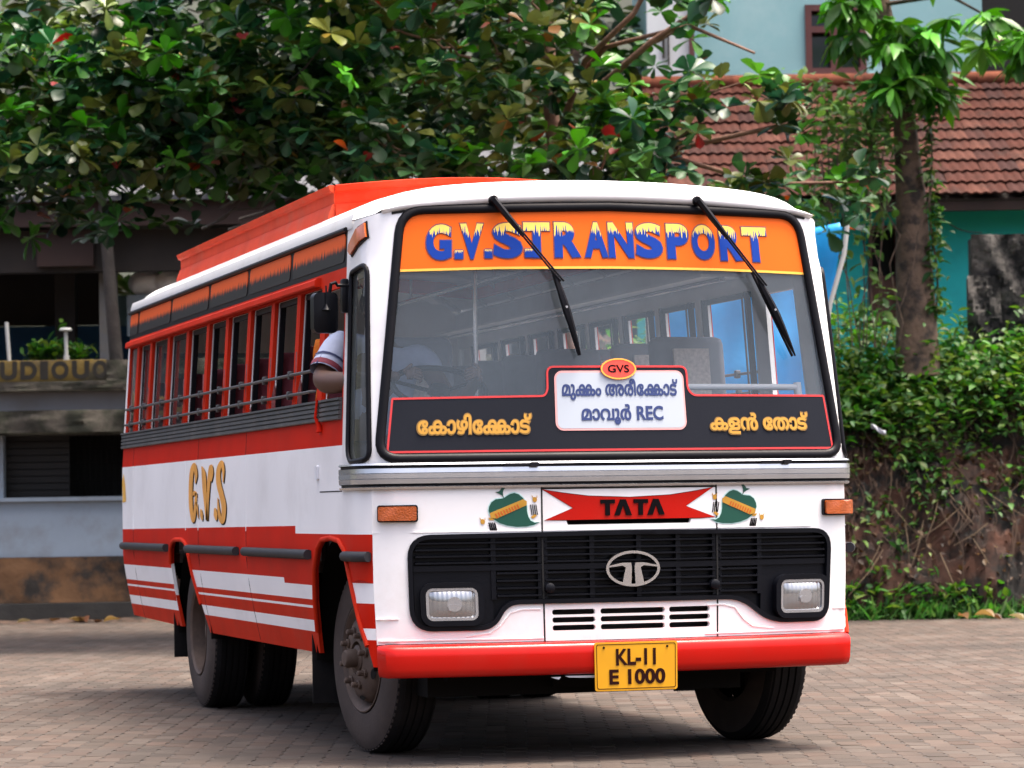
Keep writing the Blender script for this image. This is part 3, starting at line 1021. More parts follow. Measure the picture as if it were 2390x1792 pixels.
# straight sides bow a little like the photograph's rubber
QS0 = SC + .37 - .22
def quarter(sg):
    a = s_of_Y(.06); b = s_of_Y(.33)
    o = rpoly([(a - .01, 1.47), (b - .0, 1.455), (b + .02, 2.40), (a + .035, 2.425)], [.05, .1, .03, .06], 5)
    return [(sg * p[0], p[1]) for p in o]
CAP = s_of_Y(.46)
top = [(s, 2.735 - .045 * (s / 1.1) ** 2 if abs(s) < 1.1 else 2.69 - .03 * min((abs(s) - 1.1) / .2, 1)) for s in np.linspace(CAP, -CAP, 40)]
psheet('nose_frame', [(-CAP, 1.40), (CAP, 1.40)] + top, nose, W_, 0, .03, holes=[WS, quarter(1), quarter(-1)], step=.12)
# ---- lower nose with grille and vent openings
SEAM = s_of_Y(.045)
GRO = rpoly([(-1.055, .650), (-.665, .650), (-.60, .772), (.62, .772), (.77, .650), (1.095, .650), (1.11, 1.09), (.0, 1.098), (-1.055, 1.09)],
            [.10, .10, .09, .09, .10, .08, .09, 0, .10], 6)
vents = []
for z0 in (.705, .667, .629):
    for a, b in ((-.372, -.155), (-.128, .205), (.228, .445)):
        vents.append(rrect(a, b, z0, z0 + .026, .011, 3))
slot = [(-.285, 1.140), (.345, 1.140), (.352, 1.160), (-.292, 1.160)]
psheet('nose_panel', [(-SEAM, .577), (SEAM, .577), (SEAM, 1.40), (-SEAM, 1.40)], nose, W_, 0, .025, holes=[GRO, slot] + vents, step=.12)
psheet('dark_backing', [(-1.08, .60), (1.12, .60), (1.12, 1.18), (-1.08, 1.18)], nose, GAP, -.09, .004, step=.2)  # black sheet closing off the grille and vent openings
# creases and shut lines
g = G()
for x in (-.413, .487):
    sheet(g, [(x - .004, .577), (x + .004, .577), (x + .004, 1.322), (x - .004, 1.322)], nose, .0015, .003, step=.3)
sheet(g, [(-.413, 1.313), (.487, 1.313), (.487, 1.321), (-.413, 1.321)], nose, .0016, .003, step=.2)
part('shut_line', g, GAP)
g = G()
for s0, s1 in ((-SEAM, -.42), (.492, SEAM), (-.408, .482)):
    sheet(g, [(s0, 1.112), (s1, 1.112), (s1, 1.117), (s0, 1.117)], nose, .004, .006, step=.2)
for sg in (-1, 1):
    g.tube([nose(sg * s, .595 + 0 * s, .0) for s in np.linspace(.42, SEAM - .01, 12)], .005, 6)
    g.tube([nose(sg * s, z, .0) for s, z in [(1.12 if sg < 0 else 1.14, .70), (1.2, .70), (SEAM - .005, .70)]], .005, 6)
    g.tube([nose(sg * s, z, 0) for s, z in [(.43, .735), (.52, .735), (.58, .72), (.63, .66), (.68, .625), (.8, .61)]], .005, 6)
part('pressed_crease', g, W_)

# ---- grille
grille = psheet('grille', GRO, nose, BK, -.035, .02, step=.15)
g = G()
sheet(g, grow(GRO, .012), nose, .012, .05, holes=[grow(GRO, -.010)], step=.15)
part('grille_rim', g, BK, grille)
def slat(s0, s1, z):
    g = G()
    n = max(2, int((s1 - s0) / .08))
    ring = [(-.03, .006), (.004, .002), (.004, -.006), (-.03, -.008)]
    vs = []; fs = []
    for i in range(n + 1):
        s = s0 + (s1 - s0) * i / n
        vs += [nose(s, z + dz, o) for o, dz in ring]
    for i in range(n):
        for k in range(4):
            fs.append((i * 4 + k, i * 4 + (k + 1) % 4, (i + 1) * 4 + (k + 1) % 4, (i + 1) * 4 + k))
    fs += [(3, 2, 1, 0), tuple(range(n * 4, n * 4 + 4))]
    g.add(vs, fs)
    g.build('slat', BK, grille, 30)
for z in (1.062, 1.030, .998, .966):
    slat(-1.03, -.425, z); slat(.50, 1.085, z); slat(-.40, .475, z)
for z in (.912, .876, .840, .804):
    slat(-.64, -.425, z); slat(.50, .71, z); slat(-.40, .475, z)
g = G()
for s in (-.40, -.165, .075, .28, .475, -.425, -.655, .50, .72):
    zz = .785
    for z0, z1 in ((.785, .925), (.955, 1.085)):
        sheet(g, [(s - .012, z0), (s + .012, z0), (s + .012, z1), (s - .012, z1)], nose, -.004, .02, step=.2)
sheet(g, [(-1.04, .925), (1.09, .925), (1.09, .952), (-1.04, .952)], nose, -.002, .025, step=.12)
for a, b in ((-1.04, -.66), (.73, 1.09)):
    sheet(g, [(a, .66), (b, .66), (b, .93), (a, .93)], nose, -.012, .015, step=.12)
part('grille_rib', g, BK, grille)
for s in (-.384, .469):
    g = G()
    c = Vector(nose(s, .836, 0))
    xf = Matrix.Translation(c) @ Matrix.Rotation(R(90), 4, 'X')
    g.lathe([(0, .028), (.014, .028), (.024, .022), (.026, .0), (.026, -.03)], xf, 20)
    part('latch_knob', g, BK, grille)
# emblem: oval ring round a split T
g = G()
sheet(g, ellipse(.035, .922, .138, .087, 40), nose, .026, .03, holes=[ellipse(.035, .922, .124, .074, 40)], step=.2)
sheet(g, [(.024, .846), (.028, .93), (.024, .951), (-.02, .951), (-.092, .936), (-.090, .929), (-.02, .937), (-.003, .928), (-.022, .846)][::-1], nose, .026, .025, step=.2)
sheet(g, [(.046, .846), (.042, .93), (.046, .951), (.09, .951), (.162, .936), (.160, .929), (.09, .937), (.073, .928), (.092, .846)], nose, .026, .025, step=.2)
part('emblem', g, EMB, grille, 30)
# headlights
LENS = bpy.data.materials.new('headlight_lens')
LENS.use_nodes = True
nt = LENS.node_tree
b = nt.nodes['Principled BSDF']
b.inputs['Base Color'].default_value = (.36, .37, .38, 1)
b.inputs['Metallic'].default_value = .75
b.inputs['Roughness'].default_value = .16
b.inputs['Coat Weight'].default_value = 1
b.inputs['Coat Roughness'].default_value = .03
ge = nd(nt, 'ShaderNodeNewGeometry')
wv = nd(nt, 'ShaderNodeTexWave', wave_type='BANDS', bands_direction='X')
wv.inputs['Scale'].default_value = 14
wv.inputs['Distortion'].default_value = .6
nt.links.new(ge.outputs['Position'], wv.inputs['Vector'])
bp = nd(nt, 'ShaderNodeBump')
bp.inputs['Strength'].default_value = .3
bp.inputs['Distance'].default_value = .01
nt.links.new(wv.outputs[0], bp.inputs['Height'])
nt.links.new(bp.outputs[0], b.inputs['Normal'])
for sa, sb, za, zb in ((-.985, -.742, .692, .842), (.825, 1.065, .688, .846)):
    hl = psheet('headlight', grow(rrect(sa, sb, za, zb, .03), .030), nose, BK, .034, .05, holes=[grow(rrect(sa, sb, za, zb, .03), .004)], step=.1)
    g = G()
    sheet(g, grow(rrect(sa, sb, za, zb, .03), .003), nose, .030, .012, holes=[grow(rrect(sa, sb, za, zb, .03), -.010)], step=.1)
    part('bezel', g, CHR, hl)
    # bowed lens over a reflector
    g = G()
    P, T = tri2d(grow(rrect(sa, sb, za, zb, .03), -.009), step=.02)
    cs, cz = (sa + sb) / 2, (za + zb) / 2
    def bow(p):
        u = (p[0] - cs) / ((sb - sa) / 2); v = (p[1] - cz) / ((zb - za) / 2)
        return .016 + .022 * (1 - u ** 4) * (1 - v ** 4)
    vs = [nose(p[0], p[1], bow(p)) for p in P]
    g.add(vs, [tuple(t) for t in T])
    part('lens', g, LENS, hl, 60)
    g = G()
    sheet(g, ellipse(cs + .01, cz, .036, .036, 20), nose, .040, .004, step=None)
    sheet(g, rrect(cs - .02, cs + .03, cz - .03, cz + .0, .008), nose, .0445, .004, step=None)
    part('bulb_shield', g, CHR, hl)
# amber indicators on the nose
for sa, sb in ((-1.205, -1.015), (1.075, 1.275)):
    f = psheet('indicator', rrect(sa, sb, 1.165, 1.247, .012), nose, BK, .018, .02, step=.06)
    psheet('indicator_lens', rrect(sa + .008, sb - .008, 1.172, 1.240, .010), nose, AMB, .034, .016, parent=f, step=.06)
# red bow with name plate
bowp = [(-.411, 1.313), (-.31, 1.294), (-.18, 1.277), (.031, 1.268), (.24, 1.277), (.37, 1.294), (.470, 1.313), (.322, 1.222), (.480, 1.166), (.40, 1.163), (-.30, 1.163), (-.40, 1.163), (-.257, 1.220)]
bowo = psheet('painted_bow', bowp, nose, RB, .0035, .003, step=.06)
psheet('bow_edge', grow(bowp, .003), nose, BLKP, .0015, .001, parent=bowo, step=.08)
g = G()
for x in (-.121, .049):
    sheet(g, [(x, 1.259), (x, 1.240), (x + .024, 1.240), (x + .024, 1.182), (x + .048, 1.182), (x + .048, 1.240), (x + .074, 1.240), (x + .074, 1.259)][::-1], nose, .010, .008, step=None)
    sheet(g, [(x + .070, 1.182), (x + .098, 1.182), (x + .1155, 1.232), (x + .131, 1.182), (x + .160, 1.182), (x + .129, 1.259), (x + .101, 1.259)], nose, .010, .008, step=None)
part('maker_lettering', g, BLKP, bowo, 20)
# betel-leaf paintings, mirrored left and right
leafo = [(-.58, 1.273), (-.62, 1.268), (-.641, 1.254), (-.652, 1.233), (-.655, 1.215), (-.649, 1.196), (-.631, 1.173), (-.603, 1.154), (-.565, 1.141), (-.518, 1.134), (-.47, 1.135), (-.435, 1.142), (-.407, 1.155), (-.431, 1.153), (-.45, 1.163), (-.462, 1.184), (-.467, 1.208), (-.468, 1.234), (-.474, 1.255), (-.487, 1.274), (-.506, 1.29), (-.528, 1.298), (-.549, 1.293), (-.567, 1.283)]
stemo = [(-.58, 1.273), (-.587, 1.285), (-.602, 1.294), (-.621, 1.303), (-.602, 1.306), (-.591, 1.32), (-.583, 1.327), (-.568, 1.327), (-.579, 1.315), (-.584, 1.3), (-.583, 1.285), (-.578, 1.275)]
bando = [(-.649, 1.202), (-.485, 1.267), (-.468, 1.257), (-.468, 1.238), (-.617, 1.175), (-.646, 1.181)]
def mir(pts, m):
    q = [(p[0] - X0, p[1]) for p in pts]
    return [(-p[0] + .030, p[1]) for p in q] if m else q
for m in (False, True):
    lf = psheet('painted_leaf', mir(leafo, m), nose, GRNP, .0035, .002, step=.05)
    psheet('leaf_stem', mir(stemo, m), nose, GRNP, .0034, .002, parent=lf, step=.05)
    psheet('leaf_outline', grow(mir(leafo, m), .005), nose, CYP, .0018, .001, parent=lf, step=.05)  # pale printed outline around the leaf
    psheet('gold_sash', mir(bando, m), nose, GOLD, .0055, .002, parent=lf, step=.05)
    g = G()
    for k in range(9):
        t = .1 + .08 * k
        a = Vector((-.642 + .166 * t, 1.192 + .066 * t)); 
        sheet(g, mir([(a.x, a.y), (a.x + .006, a.y + .002), (a.x + .016, a.y - .019), (a.x + .010, a.y - .021)], m), nose, .0068, .001, step=None)
    part('sash_stitch', g, AMBS, lf)
    g = G()
    for cx, cz in ((-.428, 1.264), (-.684, 1.161)):
        sheet(g, mir(ellipse(cx, cz, .011, .013, 12), m), nose, .0035, .002, step=None)
        for dx in (-.010, .008):
            sheet(g, mir([(cx + dx, cz + .008), (cx + dx + .005, cz + .009), (cx + dx * 1.5, cz + .022)], m), nose, .0035, .002, step=None)
    sheet(g, mir([(-.449, 1.180), (-.436, 1.172), (-.419, 1.187), (-.43, 1.194)], m), nose, .0035, .002, step=None)
    sheet(g, mir([(-.657, 1.180), (-.65, 1.168), (-.63, 1.168), (-.626, 1.178)], m), nose, .0035, .002, step=None)
    part('tassel_ball', g, GOLD, lf)
    g = G()
    for k in range(4):
        t0 = -.452 + .009 * k
        sheet(g, mir([(t0, 1.240 + .003 * math.sin(k)), (t0 + .004, 1.240), (t0 + .012, 1.19), (t0 + .008, 1.19)], m), nose, .0035, .002, step=None)
        t0 = -.657 + .009 * k
        sheet(g, mir([(t0, 1.156), (t0 + .005, 1.158), (t0 + .016, 1.118), (t0 + .008, 1.118)], m), nose, .0035, .002, step=None)
    part('tassel_fringe', g, BLKP, lf)

# ---- bumper
g = G()
prof = [(-.02, .577), (.045, .577), (.072, .570), (.086, .552), (.088, .52), (.088, .46), (.080, .432), (.06, .420), (-.02, .420)]
SB = s_of_Y(.03)
ss = list(np.linspace(-SB, SB, 61))
n = len(prof)
vs = []; fs = []
for i, s in enumerate(ss):
    e = 1 - (max(abs(s) - (SB - .045), 0) / .045) ** 2 * .55
    vs += [nose(s, .4985 + (z - .4985) * (.9 + .1 * e), o * (e if o > 0 else 1)) for o, z in prof]
for i in range(60):
    for k in range(n):
        fs.append((i * n + k, i * n + (k + 1) % n, (i + 1) * n + (k + 1) % n, (i + 1) * n + k))
fs += [tuple(range(n))[::-1], tuple(range(60 * n, 61 * n))]
g.add(vs, fs)
bumper = part('bumper', g, RB, smooth=50)
g = G()
sheet(g, [(-SB + .03, .572), (SB - .03, .572), (SB - .03, .580), (-SB + .03, .580)], nose, .008, .01, step=.2)
part('bumper_gap', g, GAP)
# number plate
pl = psheet('number_plate', rrect(-.193, .229, .336, .570, .012), nose, PLATE, .100, .008, step=.12)
psheet('plate_border', rrect(-.184, .220, .345, .561, .010), nose, PLTX, .1012, .001, parent=pl, holes=[rrect(-.181, .217, .348, .558, .009)], step=.12)
g = G()
sheet(g, None, nose, .103, .002, nonzero=fit_loops(text_loops('KL-11', .032), -.086, .117, .458, .538), step=None)
sheet(g, None, nose, .103, .002, nonzero=fit_loops(text_loops('E 1000', .032), -.121, .165, .366, .440), step=None)
part('plate_lettering', g, PLTX, pl, 20)
for s in (-.146, .177):
    g = G()
    g.lathe([(0, .006), (.005, .005), (.006, 0)], Matrix.Translation(nose(s, .545, .1)) @ Matrix.Rotation(R(90), 4, 'X'), 10)
    part('bolt', g, CHAS, pl)
g = G()
for s0, s1, z in ((-.40, -.35, .408), (-.0 - .33, -.17, .412)):
    sheet(g, [(s0, z), (s1, z), (s1 - .01, z - .012), (s0 + .02, z - .008)][::-1], nose, .05, .004, step=None)
part('bracket_tab', g, WHT)

# ---- polished belt moulding round the nose
g = G()
prof = [(.0, 1.322), (.016, 1.324), (.020, 1.334), (.008, 1.338), (.008, 1.346), (.020, 1.350), (.022, 1.372), (.018, 1.374), (.022, 1.376), (.022, 1.398), (.018, 1.400), (.022, 1.402), (.021, 1.424), (.010, 1.427), (.010, 1.436), (.022, 1.440), (.018, 1.449), (.0, 1.451)]
mm = [0, 0, 0, 1, 1, 0, 0, 0, 0, 0, 0, 0, 1, 1, 1, 0, 0, 0]
ss = list(np.linspace(-s_of_Y(.46), s_of_Y(.46), 75))
n = len(prof)
vs = []
for s in ss:
    vs += [nose(s, z, o) for o, z in prof]
g.v += vs
for i in range(74):
    for k in range(n - 1):
        g.f.append((i * n + k, (i + 1) * n + k, (i + 1) * n + k + 1, i * n + k + 1)); g.mi.append(mm[k])
belt = part('belt_moulding', g, [CHR, RUB], smooth=25)
for s in (-.60, .72):
    g = G()
    sheet(g, rrect(s, s + .16, 1.428, 1.442, .006), nose, .032, .03, step=.08)
    sheet(g, rrect(s + .125, s + .17, 1.424, 1.446, .008), nose, .040, .03, step=.08)
    part('washer_jet', g, RUB, belt)

# ---- windshield
glass = psheet('windshield', grow(WS, -.004), nose, GLASS, -.006, .0, step=.1, smooth=180)
def ring_tube(outline, r, d, mapfn, n=8, off=0.):
    """rubber bead along a closed outline on the surface"""
    pts = []
    N = len(outline)
    for i in range(N):
        a = Vector(outline[i]); b_ = Vector(outline[(i + 1) % N])
        k = max(1, int((b_ - a).length / .08))
        for j in range(k):
            pts.append(a.lerp(b_, j / k))
    vs = []; fs = []
    N = len(pts)
    for i in range(N):
        t = (pts[(i + 1) % N] - pts[i - 1])
        if t.length < 1e-9: t = Vector((1, 0))
        t.normalize()
        nrm = Vector((t.y, -t.x))
        for k in range(n):
            an = 2 * math.pi * k / n
            q = pts[i] + nrm * (r * math.cos(an))
            vs.append(mapfn(q.x, q.y, off + d * math.sin(an)))
    for i in range(N):
        j = (i + 1) % N
        for k in range(n):
            fs.append((i * n + k, i * n + (k + 1) % n, j * n + (k + 1) % n, j * n + k))
    return vs, fs
g = G(); g.add(*ring_tube(WS, .024, .018, nose, 10, .004))
part('windshield_rubber', g, RUB, smooth=60)
# orange strip with the painted name
def wsx(z, sg): # inner edge of the opening at height z
    return sg * (1.195 - .09 * (z - 1.47) / 1.215 - .022)
strip = psheet('sun_strip', [(wsx(2.405, -1), 2.392), (-.6, 2.403), (0, 2.407), (.6, 2.403), (wsx(2.405, 1), 2.392), (wsx(2.60, 1), 2.60), (1.05, 2.665), (.97, 2.675), (0, 2.69), (-.97, 2.675), (-1.05, 2.665), (wsx(2.60, -1), 2.60)], nose, ORG, .002, .002, step=.12)
psheet('yellow_edge', [(wsx(2.39, -1), 2.380), (-.6, 2.391), (0, 2.395), (.6, 2.391), (wsx(2.39, 1), 2.380), (wsx(2.405, 1), 2.392), (.6, 2.403), (0, 2.407), (-.6, 2.403), (wsx(2.405, -1), 2.392)], nose, YEL, .0022, .002, parent=strip, step=.12)
LET = [('G', -0.954, -0.825), ('.', -0.808, -0.765), ('V', -0.78, -0.66), ('.', -0.654, -0.614), ('S', -0.611, -0.456), ('.', -0.444, -0.401), ('T', -0.45, -0.31), ('R', -0.286, -0.147), ('A', -0.124, 0.002), ('N', 0.006, 0.143), ('S', 0.155, 0.306), ('P', 0.331, 0.456), ('O', 0.475, 0.606), ('R', 0.635, 0.768), ('T', 0.771, 0.917)]
for i, (c, a, b) in enumerate(LET):
    a -= X0; b -= X0
    arc = -.014 * ((a + b) / 2 / .95) ** 2
    if c == '.':
        outl = [rrect(a, b, 2.452 + arc, 2.494 + arc, .004, 2)]
        z0, z1 = 2.448 + arc, 2.498 + arc
    else:
        z0, z1 = 2.450 + arc, 2.625 + arc
        outl = fit_loops(text_loops(c, .050), a, b, z0, z1)
    g = G()
    sheet(g, None, nose, .0062, .002, nonzero=outl, step=.03, uvbox=(a, b, z0 - .005, z1 + .005, i * 3.7, 1.6))
    lt = g.build('letter', SNOW, strip, 20)
    g = G()
    # a thin dark border: the same outlines pushed apart
    if c == '.':
        ol = [grow(outl[0], .006)]
    else:
        ol = fit_loops(text_loops(c, .070), a - .006, b + .006, z0 - .006, z1 + .006)
    sheet(g, None, nose, .0040, .001, nonzero=ol, step=.05)
    g.build('letter_border', BLKP if False else M('letter_border_brown', (.18, .05, .06), .5, var=0) if i == 0 else bpy.data.materials['letter_border_brown'], lt, 20)

# destination board behind the lower glass
def inside(s, z, off=0.): return nose(s, z, off + .002)
def wsl(z): return 1.195 - .09 * (z - 1.47) / 1.215 - .035
BD = rpoly([(-wsl(1.5), 1.497), (wsl(1.5), 1.497), (wsl(1.77), 1.770), (.397, 1.772), (.372, 1.80), (.372, 1.915), (-.372, 1.915), (-.372, 1.80), (-.385, 1.772), (-wsl(1.77), 1.765)], [.02, .02, .01, .03, .03, .04, .04, .03, .03, .01], 4)
board = psheet('destination_board', BD, inside, NAVY, 0, .006, step=.12)
psheet('board_outline', BD, inside, REDL, .0015, .001, parent=board, holes=[grow(BD, -.010)], step=.12)
SG = rrect(-.322, .337, 1.607, 1.880, .03)
sg_ = psheet('sign_panel', SG, inside, SIGN, .0032, .002, parent=board, step=.12)
psheet('sign_outline', grow(SG, .010), inside, PINKL, .0024, .001, parent=board, holes=[grow(SG, -.002)], step=.12)
ov = psheet('name_oval', ellipse(.0, 1.898, .093, .052, 36), inside, OVAL, .012, .006, parent=board, step=.1)
psheet('oval_edge', ellipse(.0, 1.898, .093, .052, 36), inside, OVALO, .0135, .001, parent=board, holes=[ellipse(.0, 1.898, .085, .045, 36)], step=.1)
g = G()
sheet(g, None, inside, .0140, .001, nonzero=fit_loops(text_loops('GVS', .02), -.056, .056, 1.880, 1.918), step=None)
part('oval_lettering', g, BLKP, board, 0)
KA = '\u0d15'
def word(toks, off, gap=.045):
    """lay out the signs of a word one after another; 'kk' joins two ka into the conjunct"""
    out = []; x = 0
    base = text_loops(KA, off)
    bar0 = min(p[0] for p in text_loops('|', 0)[0])
    def adv(t):
        return max(min(p[0] for p in l) for l in text_loops(t + '|', 0)) - bar0
    for t in toks:
        if t == 'kk':
            w = adv(KA)
            for sh in (0, .50 * w):
                out += [[(p[0] + x + sh, p[1]) for p in l] for l in base]
            x += 1.50 * w
        elif t == ' ':
            x += .3
        else:
            out += [[(p[0] + x, p[1]) for p in l] for l in text_loops(t, off)]
            x += adv(t)
    return out
E_, AA, II, I_, TA, VI = '\u0d47', '\u0d3e', '\u0d40', '\u0d3f', '\u0d1f', '\u0d4d'
words = [([E_, KA, AA, '\u0d34', I_, E_, 'kk', AA, TA, VI], (-1.010, -.455, 1.585, 1.682), 'gold'),
         ([KA, '\u0d33', '\u0d7b', ' ', E_, '\u0d24', AA, TA, VI], (.475, 1.020, 1.575, 1.680), 'gold'),
         (['\u0d2e', '\u0d41', 'kk', '\u0d02', ' ', '\u0d05', '\u0d30', II, E_, 'kk', AA, TA, VI], (-.295, .312, 1.745, 1.850), 'blue'),
         (['\u0d2e', AA, '\u0d35', '\u0d42', '\u0d7c', ' ', 'R', 'E', 'C'], (-.200, .225, 1.625, 1.725), 'blue')]
for toks, bx, kind in words:
    g = G()
    sheet(g, None, inside, .0055, .001, nonzero=fit_loops(word(toks, .028), *bx), step=None)
    w = g.build('place_name', GOLD if kind == 'gold' else SBLUE, board, 0)
    if kind == 'gold':
        g = G()
        sheet(g, None, inside, .0042, .001, nonzero=fit_loops(word(toks, .060), bx[0] - .006, bx[1] + .006, bx[2] - .006, bx[3] + .006), step=None)
        g.build('name_border', GOLDO, board, 0)
g = G()
g.tube([nose(s, 1.812, -.10) for s in np.linspace(.40, 1.05, 8)], .016, 10)
g.tube([nose(1.05, 1.835, -.10), nose(1.05, 1.77, -.10)], .020, 10)
part('dash_rail', g, WHT)

# wipers hanging from the top edge
for s0, z0, s1, z1, s2, z2 in ((-.631, 2.733, -.325, 2.37, -.205, 1.964), (.492, 2.742, .79, 2.36, .965, 1.963)):
    g = G()
    g.lathe([(0, .03), (.018, .03), (.022, .02), (.022, -.02)], Matrix.Translation(nose(s0, z0, .02)) @ Matrix.Rotation(R(90), 4, 'X'), 14)
    n_ = 8
    g.tube([nose(s0 + (s1 - s0) * t, z0 + (z1 - z0) * t, .045 + .02 * t) for t in np.linspace(0, .5, 5)], [.018, .017, .016, .014, .011], 6)
    for e in (-.008, .008):
        g.tube([nose(s0 + (s1 - s0) * t + e, z0 + (z1 - z0) * t, .055 + .01 * t) for t in np.linspace(.45, 1.12, 5)], .005, 6)
    wp = part('wiper', g, RUB)
    g = G()
    d = Vector((s2 - s1, z2 - z1)); 
    a = Vector((s1, z1)) - d * .02
    g.tube([nose(a.x + d.x * t, a.y + d.y * t, .05 + .012 * math.sin(t * 3.1)) for t in np.linspace(0, 1.02, 9)], [.004, .012, .017, .019, .020, .017, .013, .009, .004], 6)
    g.tube([nose(a.x + d.x * t, a.y + d.y * t, .022) for t in np.linspace(-.04, 1.02, 8)], .007, 6)
    part('blade', g, RUB, wp)
    g = G()
    g.lathe([(0, .012), (.006, .012), (.008, 0)], Matrix.Translation(nose(s1 + d.x * .42, z1 + d.y * .42, .07)) @ Matrix.Rotation(R(90), 4, 'X'), 10)
    part('blade_pin', g, CHR, wp)

# quarter windows
for sg in (1, -1):
    q = quarter(sg)
    psheet('quarter_window', q, nose, QGLASS, -.008, .0, step=.1)
    g = G(); g.add(*ring_tube(q, .014, .012, nose, 8, .003))
    part('quarter_rubber', g, RUB, smooth=60)
    if sg > 0: continue
    mk = [(s_of_Y(.09), 2.535), (s_of_Y(.10), 2.59), (s_of_Y(.02), 2.645), (s_of_Y(-.015), 2.645), (s_of_Y(-.015), 2.575), (s_of_Y(.04), 2.545)]
    mk = [(sg * s_of_Y(y), z) for y, z in ((.385, 2.512), (.375, 2.545), (.23, 2.61), (.115, 2.63), (.10, 2.56), (.17, 2.545), (.26, 2.515), (.34, 2.49))]
    f = psheet('marker_lamp', grow(mk, .012), nose, BK, .006, .01, step=.08)
    psheet('marker_lens', mk, nose, AMBS, .017, .014, parent=f, step=.06)

# ---- flanks
lips = {}
FA = [(1.36, .485), (1.30, .60), (1.22, .76), (1.12, .93), (1.03, 1.035), (.93, 1.078), (.74, 1.088), (.55, 1.075), (.44, 1.03), (.36, .93), (.27, .80), (.18, .68), (.11, .57), (.075, .47)]
RA = [(5.32, .49), (5.30, .90), (5.27, 1.0), (5.20, 1.04), (5.10, 1.055), (4.86, 1.055), (4.74, 1.035), (4.66, .98), (4.58, .85), (4.47, .66), (4.39, .49)]
def stripe(Y, z):
    """paint scheme of the lower flank: 0 white, 1 red, 2 faded red"""
    up_ = 1.116 + (REAR - Y) / 5.6 * .032 if Y > 1.56 else 1.108
    if z > 1.548: return 1
    if z > up_: return 0
    lo = .871 if Y > 1.9 else .842
    if Y < .6: lo = .872
    if z > lo: return 1
    if Y < .5:
        return 0 if z > .775 else 1 if z > .655 else 0 if z > .60 else 1
    if z > .767: return 0
    if z > .735: return 2
    if z > .722: return 0
    if z > .658: return 2
    if z > .597: return 0
    return 2
YS = .045
def lower_flank(fn, sg):
    out = [(YS, .47)] + FA[::-1] + [(4.38, .487)] + RA[::-1][1:-1] + [(5.32, .495), (REAR, .515), (REAR, 1.675), (.493, 1.675), (.46, 1.40), (YS, 1.40)]
    lines = []
    for z, y0, y1 in ((1.548, .46, REAR), (1.108, YS, 1.56), (.871, 1.9, REAR), (.842, .6, 1.9), (.872, YS, .6), (.767, .5, REAR), (.735, .5, REAR), (.722, .5, REAR), (.658, .5, REAR), (.597, .5, REAR), (.775, YS, .5), (.655, YS, .5), (.60, YS, .5)):
        lines.append([(y0 + .001, z), (y1 - .001, z)])
    lines.append([(1.56, 1.148), (REAR - .001, 1.116)])
    lines.append([(1.56, 1.108), (1.56, 1.148)]); lines.append([(1.9, .842), (1.9, .871)]); lines.append([(.6, .842), (.6, .872)])
    # keep the lines out of the wheel openings
    def inside_arch(p):
        return winding([FA], [p])[0] != 0 or winding([RA], [p])[0] != 0
    L2 = []
    for l in lines:
        a, b = Vector(l[0]), Vector(l[1])
        k = max(1, int((b - a).length / .02)); seg = []
        for j in range(k + 1):
            p = a.lerp(b, j / k)
            if inside_arch(tuple(p)):
                if len(seg) > 1: L2.append([seg[0], seg[-1]])
                seg = []
            else:
                seg.append(tuple(p))
        if len(seg) > 1: L2.append([seg[0], seg[-1]])
    return psheet('side_panel', out, fn, [WS_, RD, RF], 0, .02, lines=L2, step=.14, mifn=stripe)
WS_ = bpy.data.materials['white_side_paint']
lower_flank(L_, -1)
lower_flank(R_, 1)
PIL = [6.82, 6.30, 5.63, 4.95, 4.27, 3.66, 3.01, 2.36, 1.70]
PW = .085
WZ0, WZ1 = 1.785, 2.372
def bandcol(Y, z):
    return 0 if z < 2.44 else 1
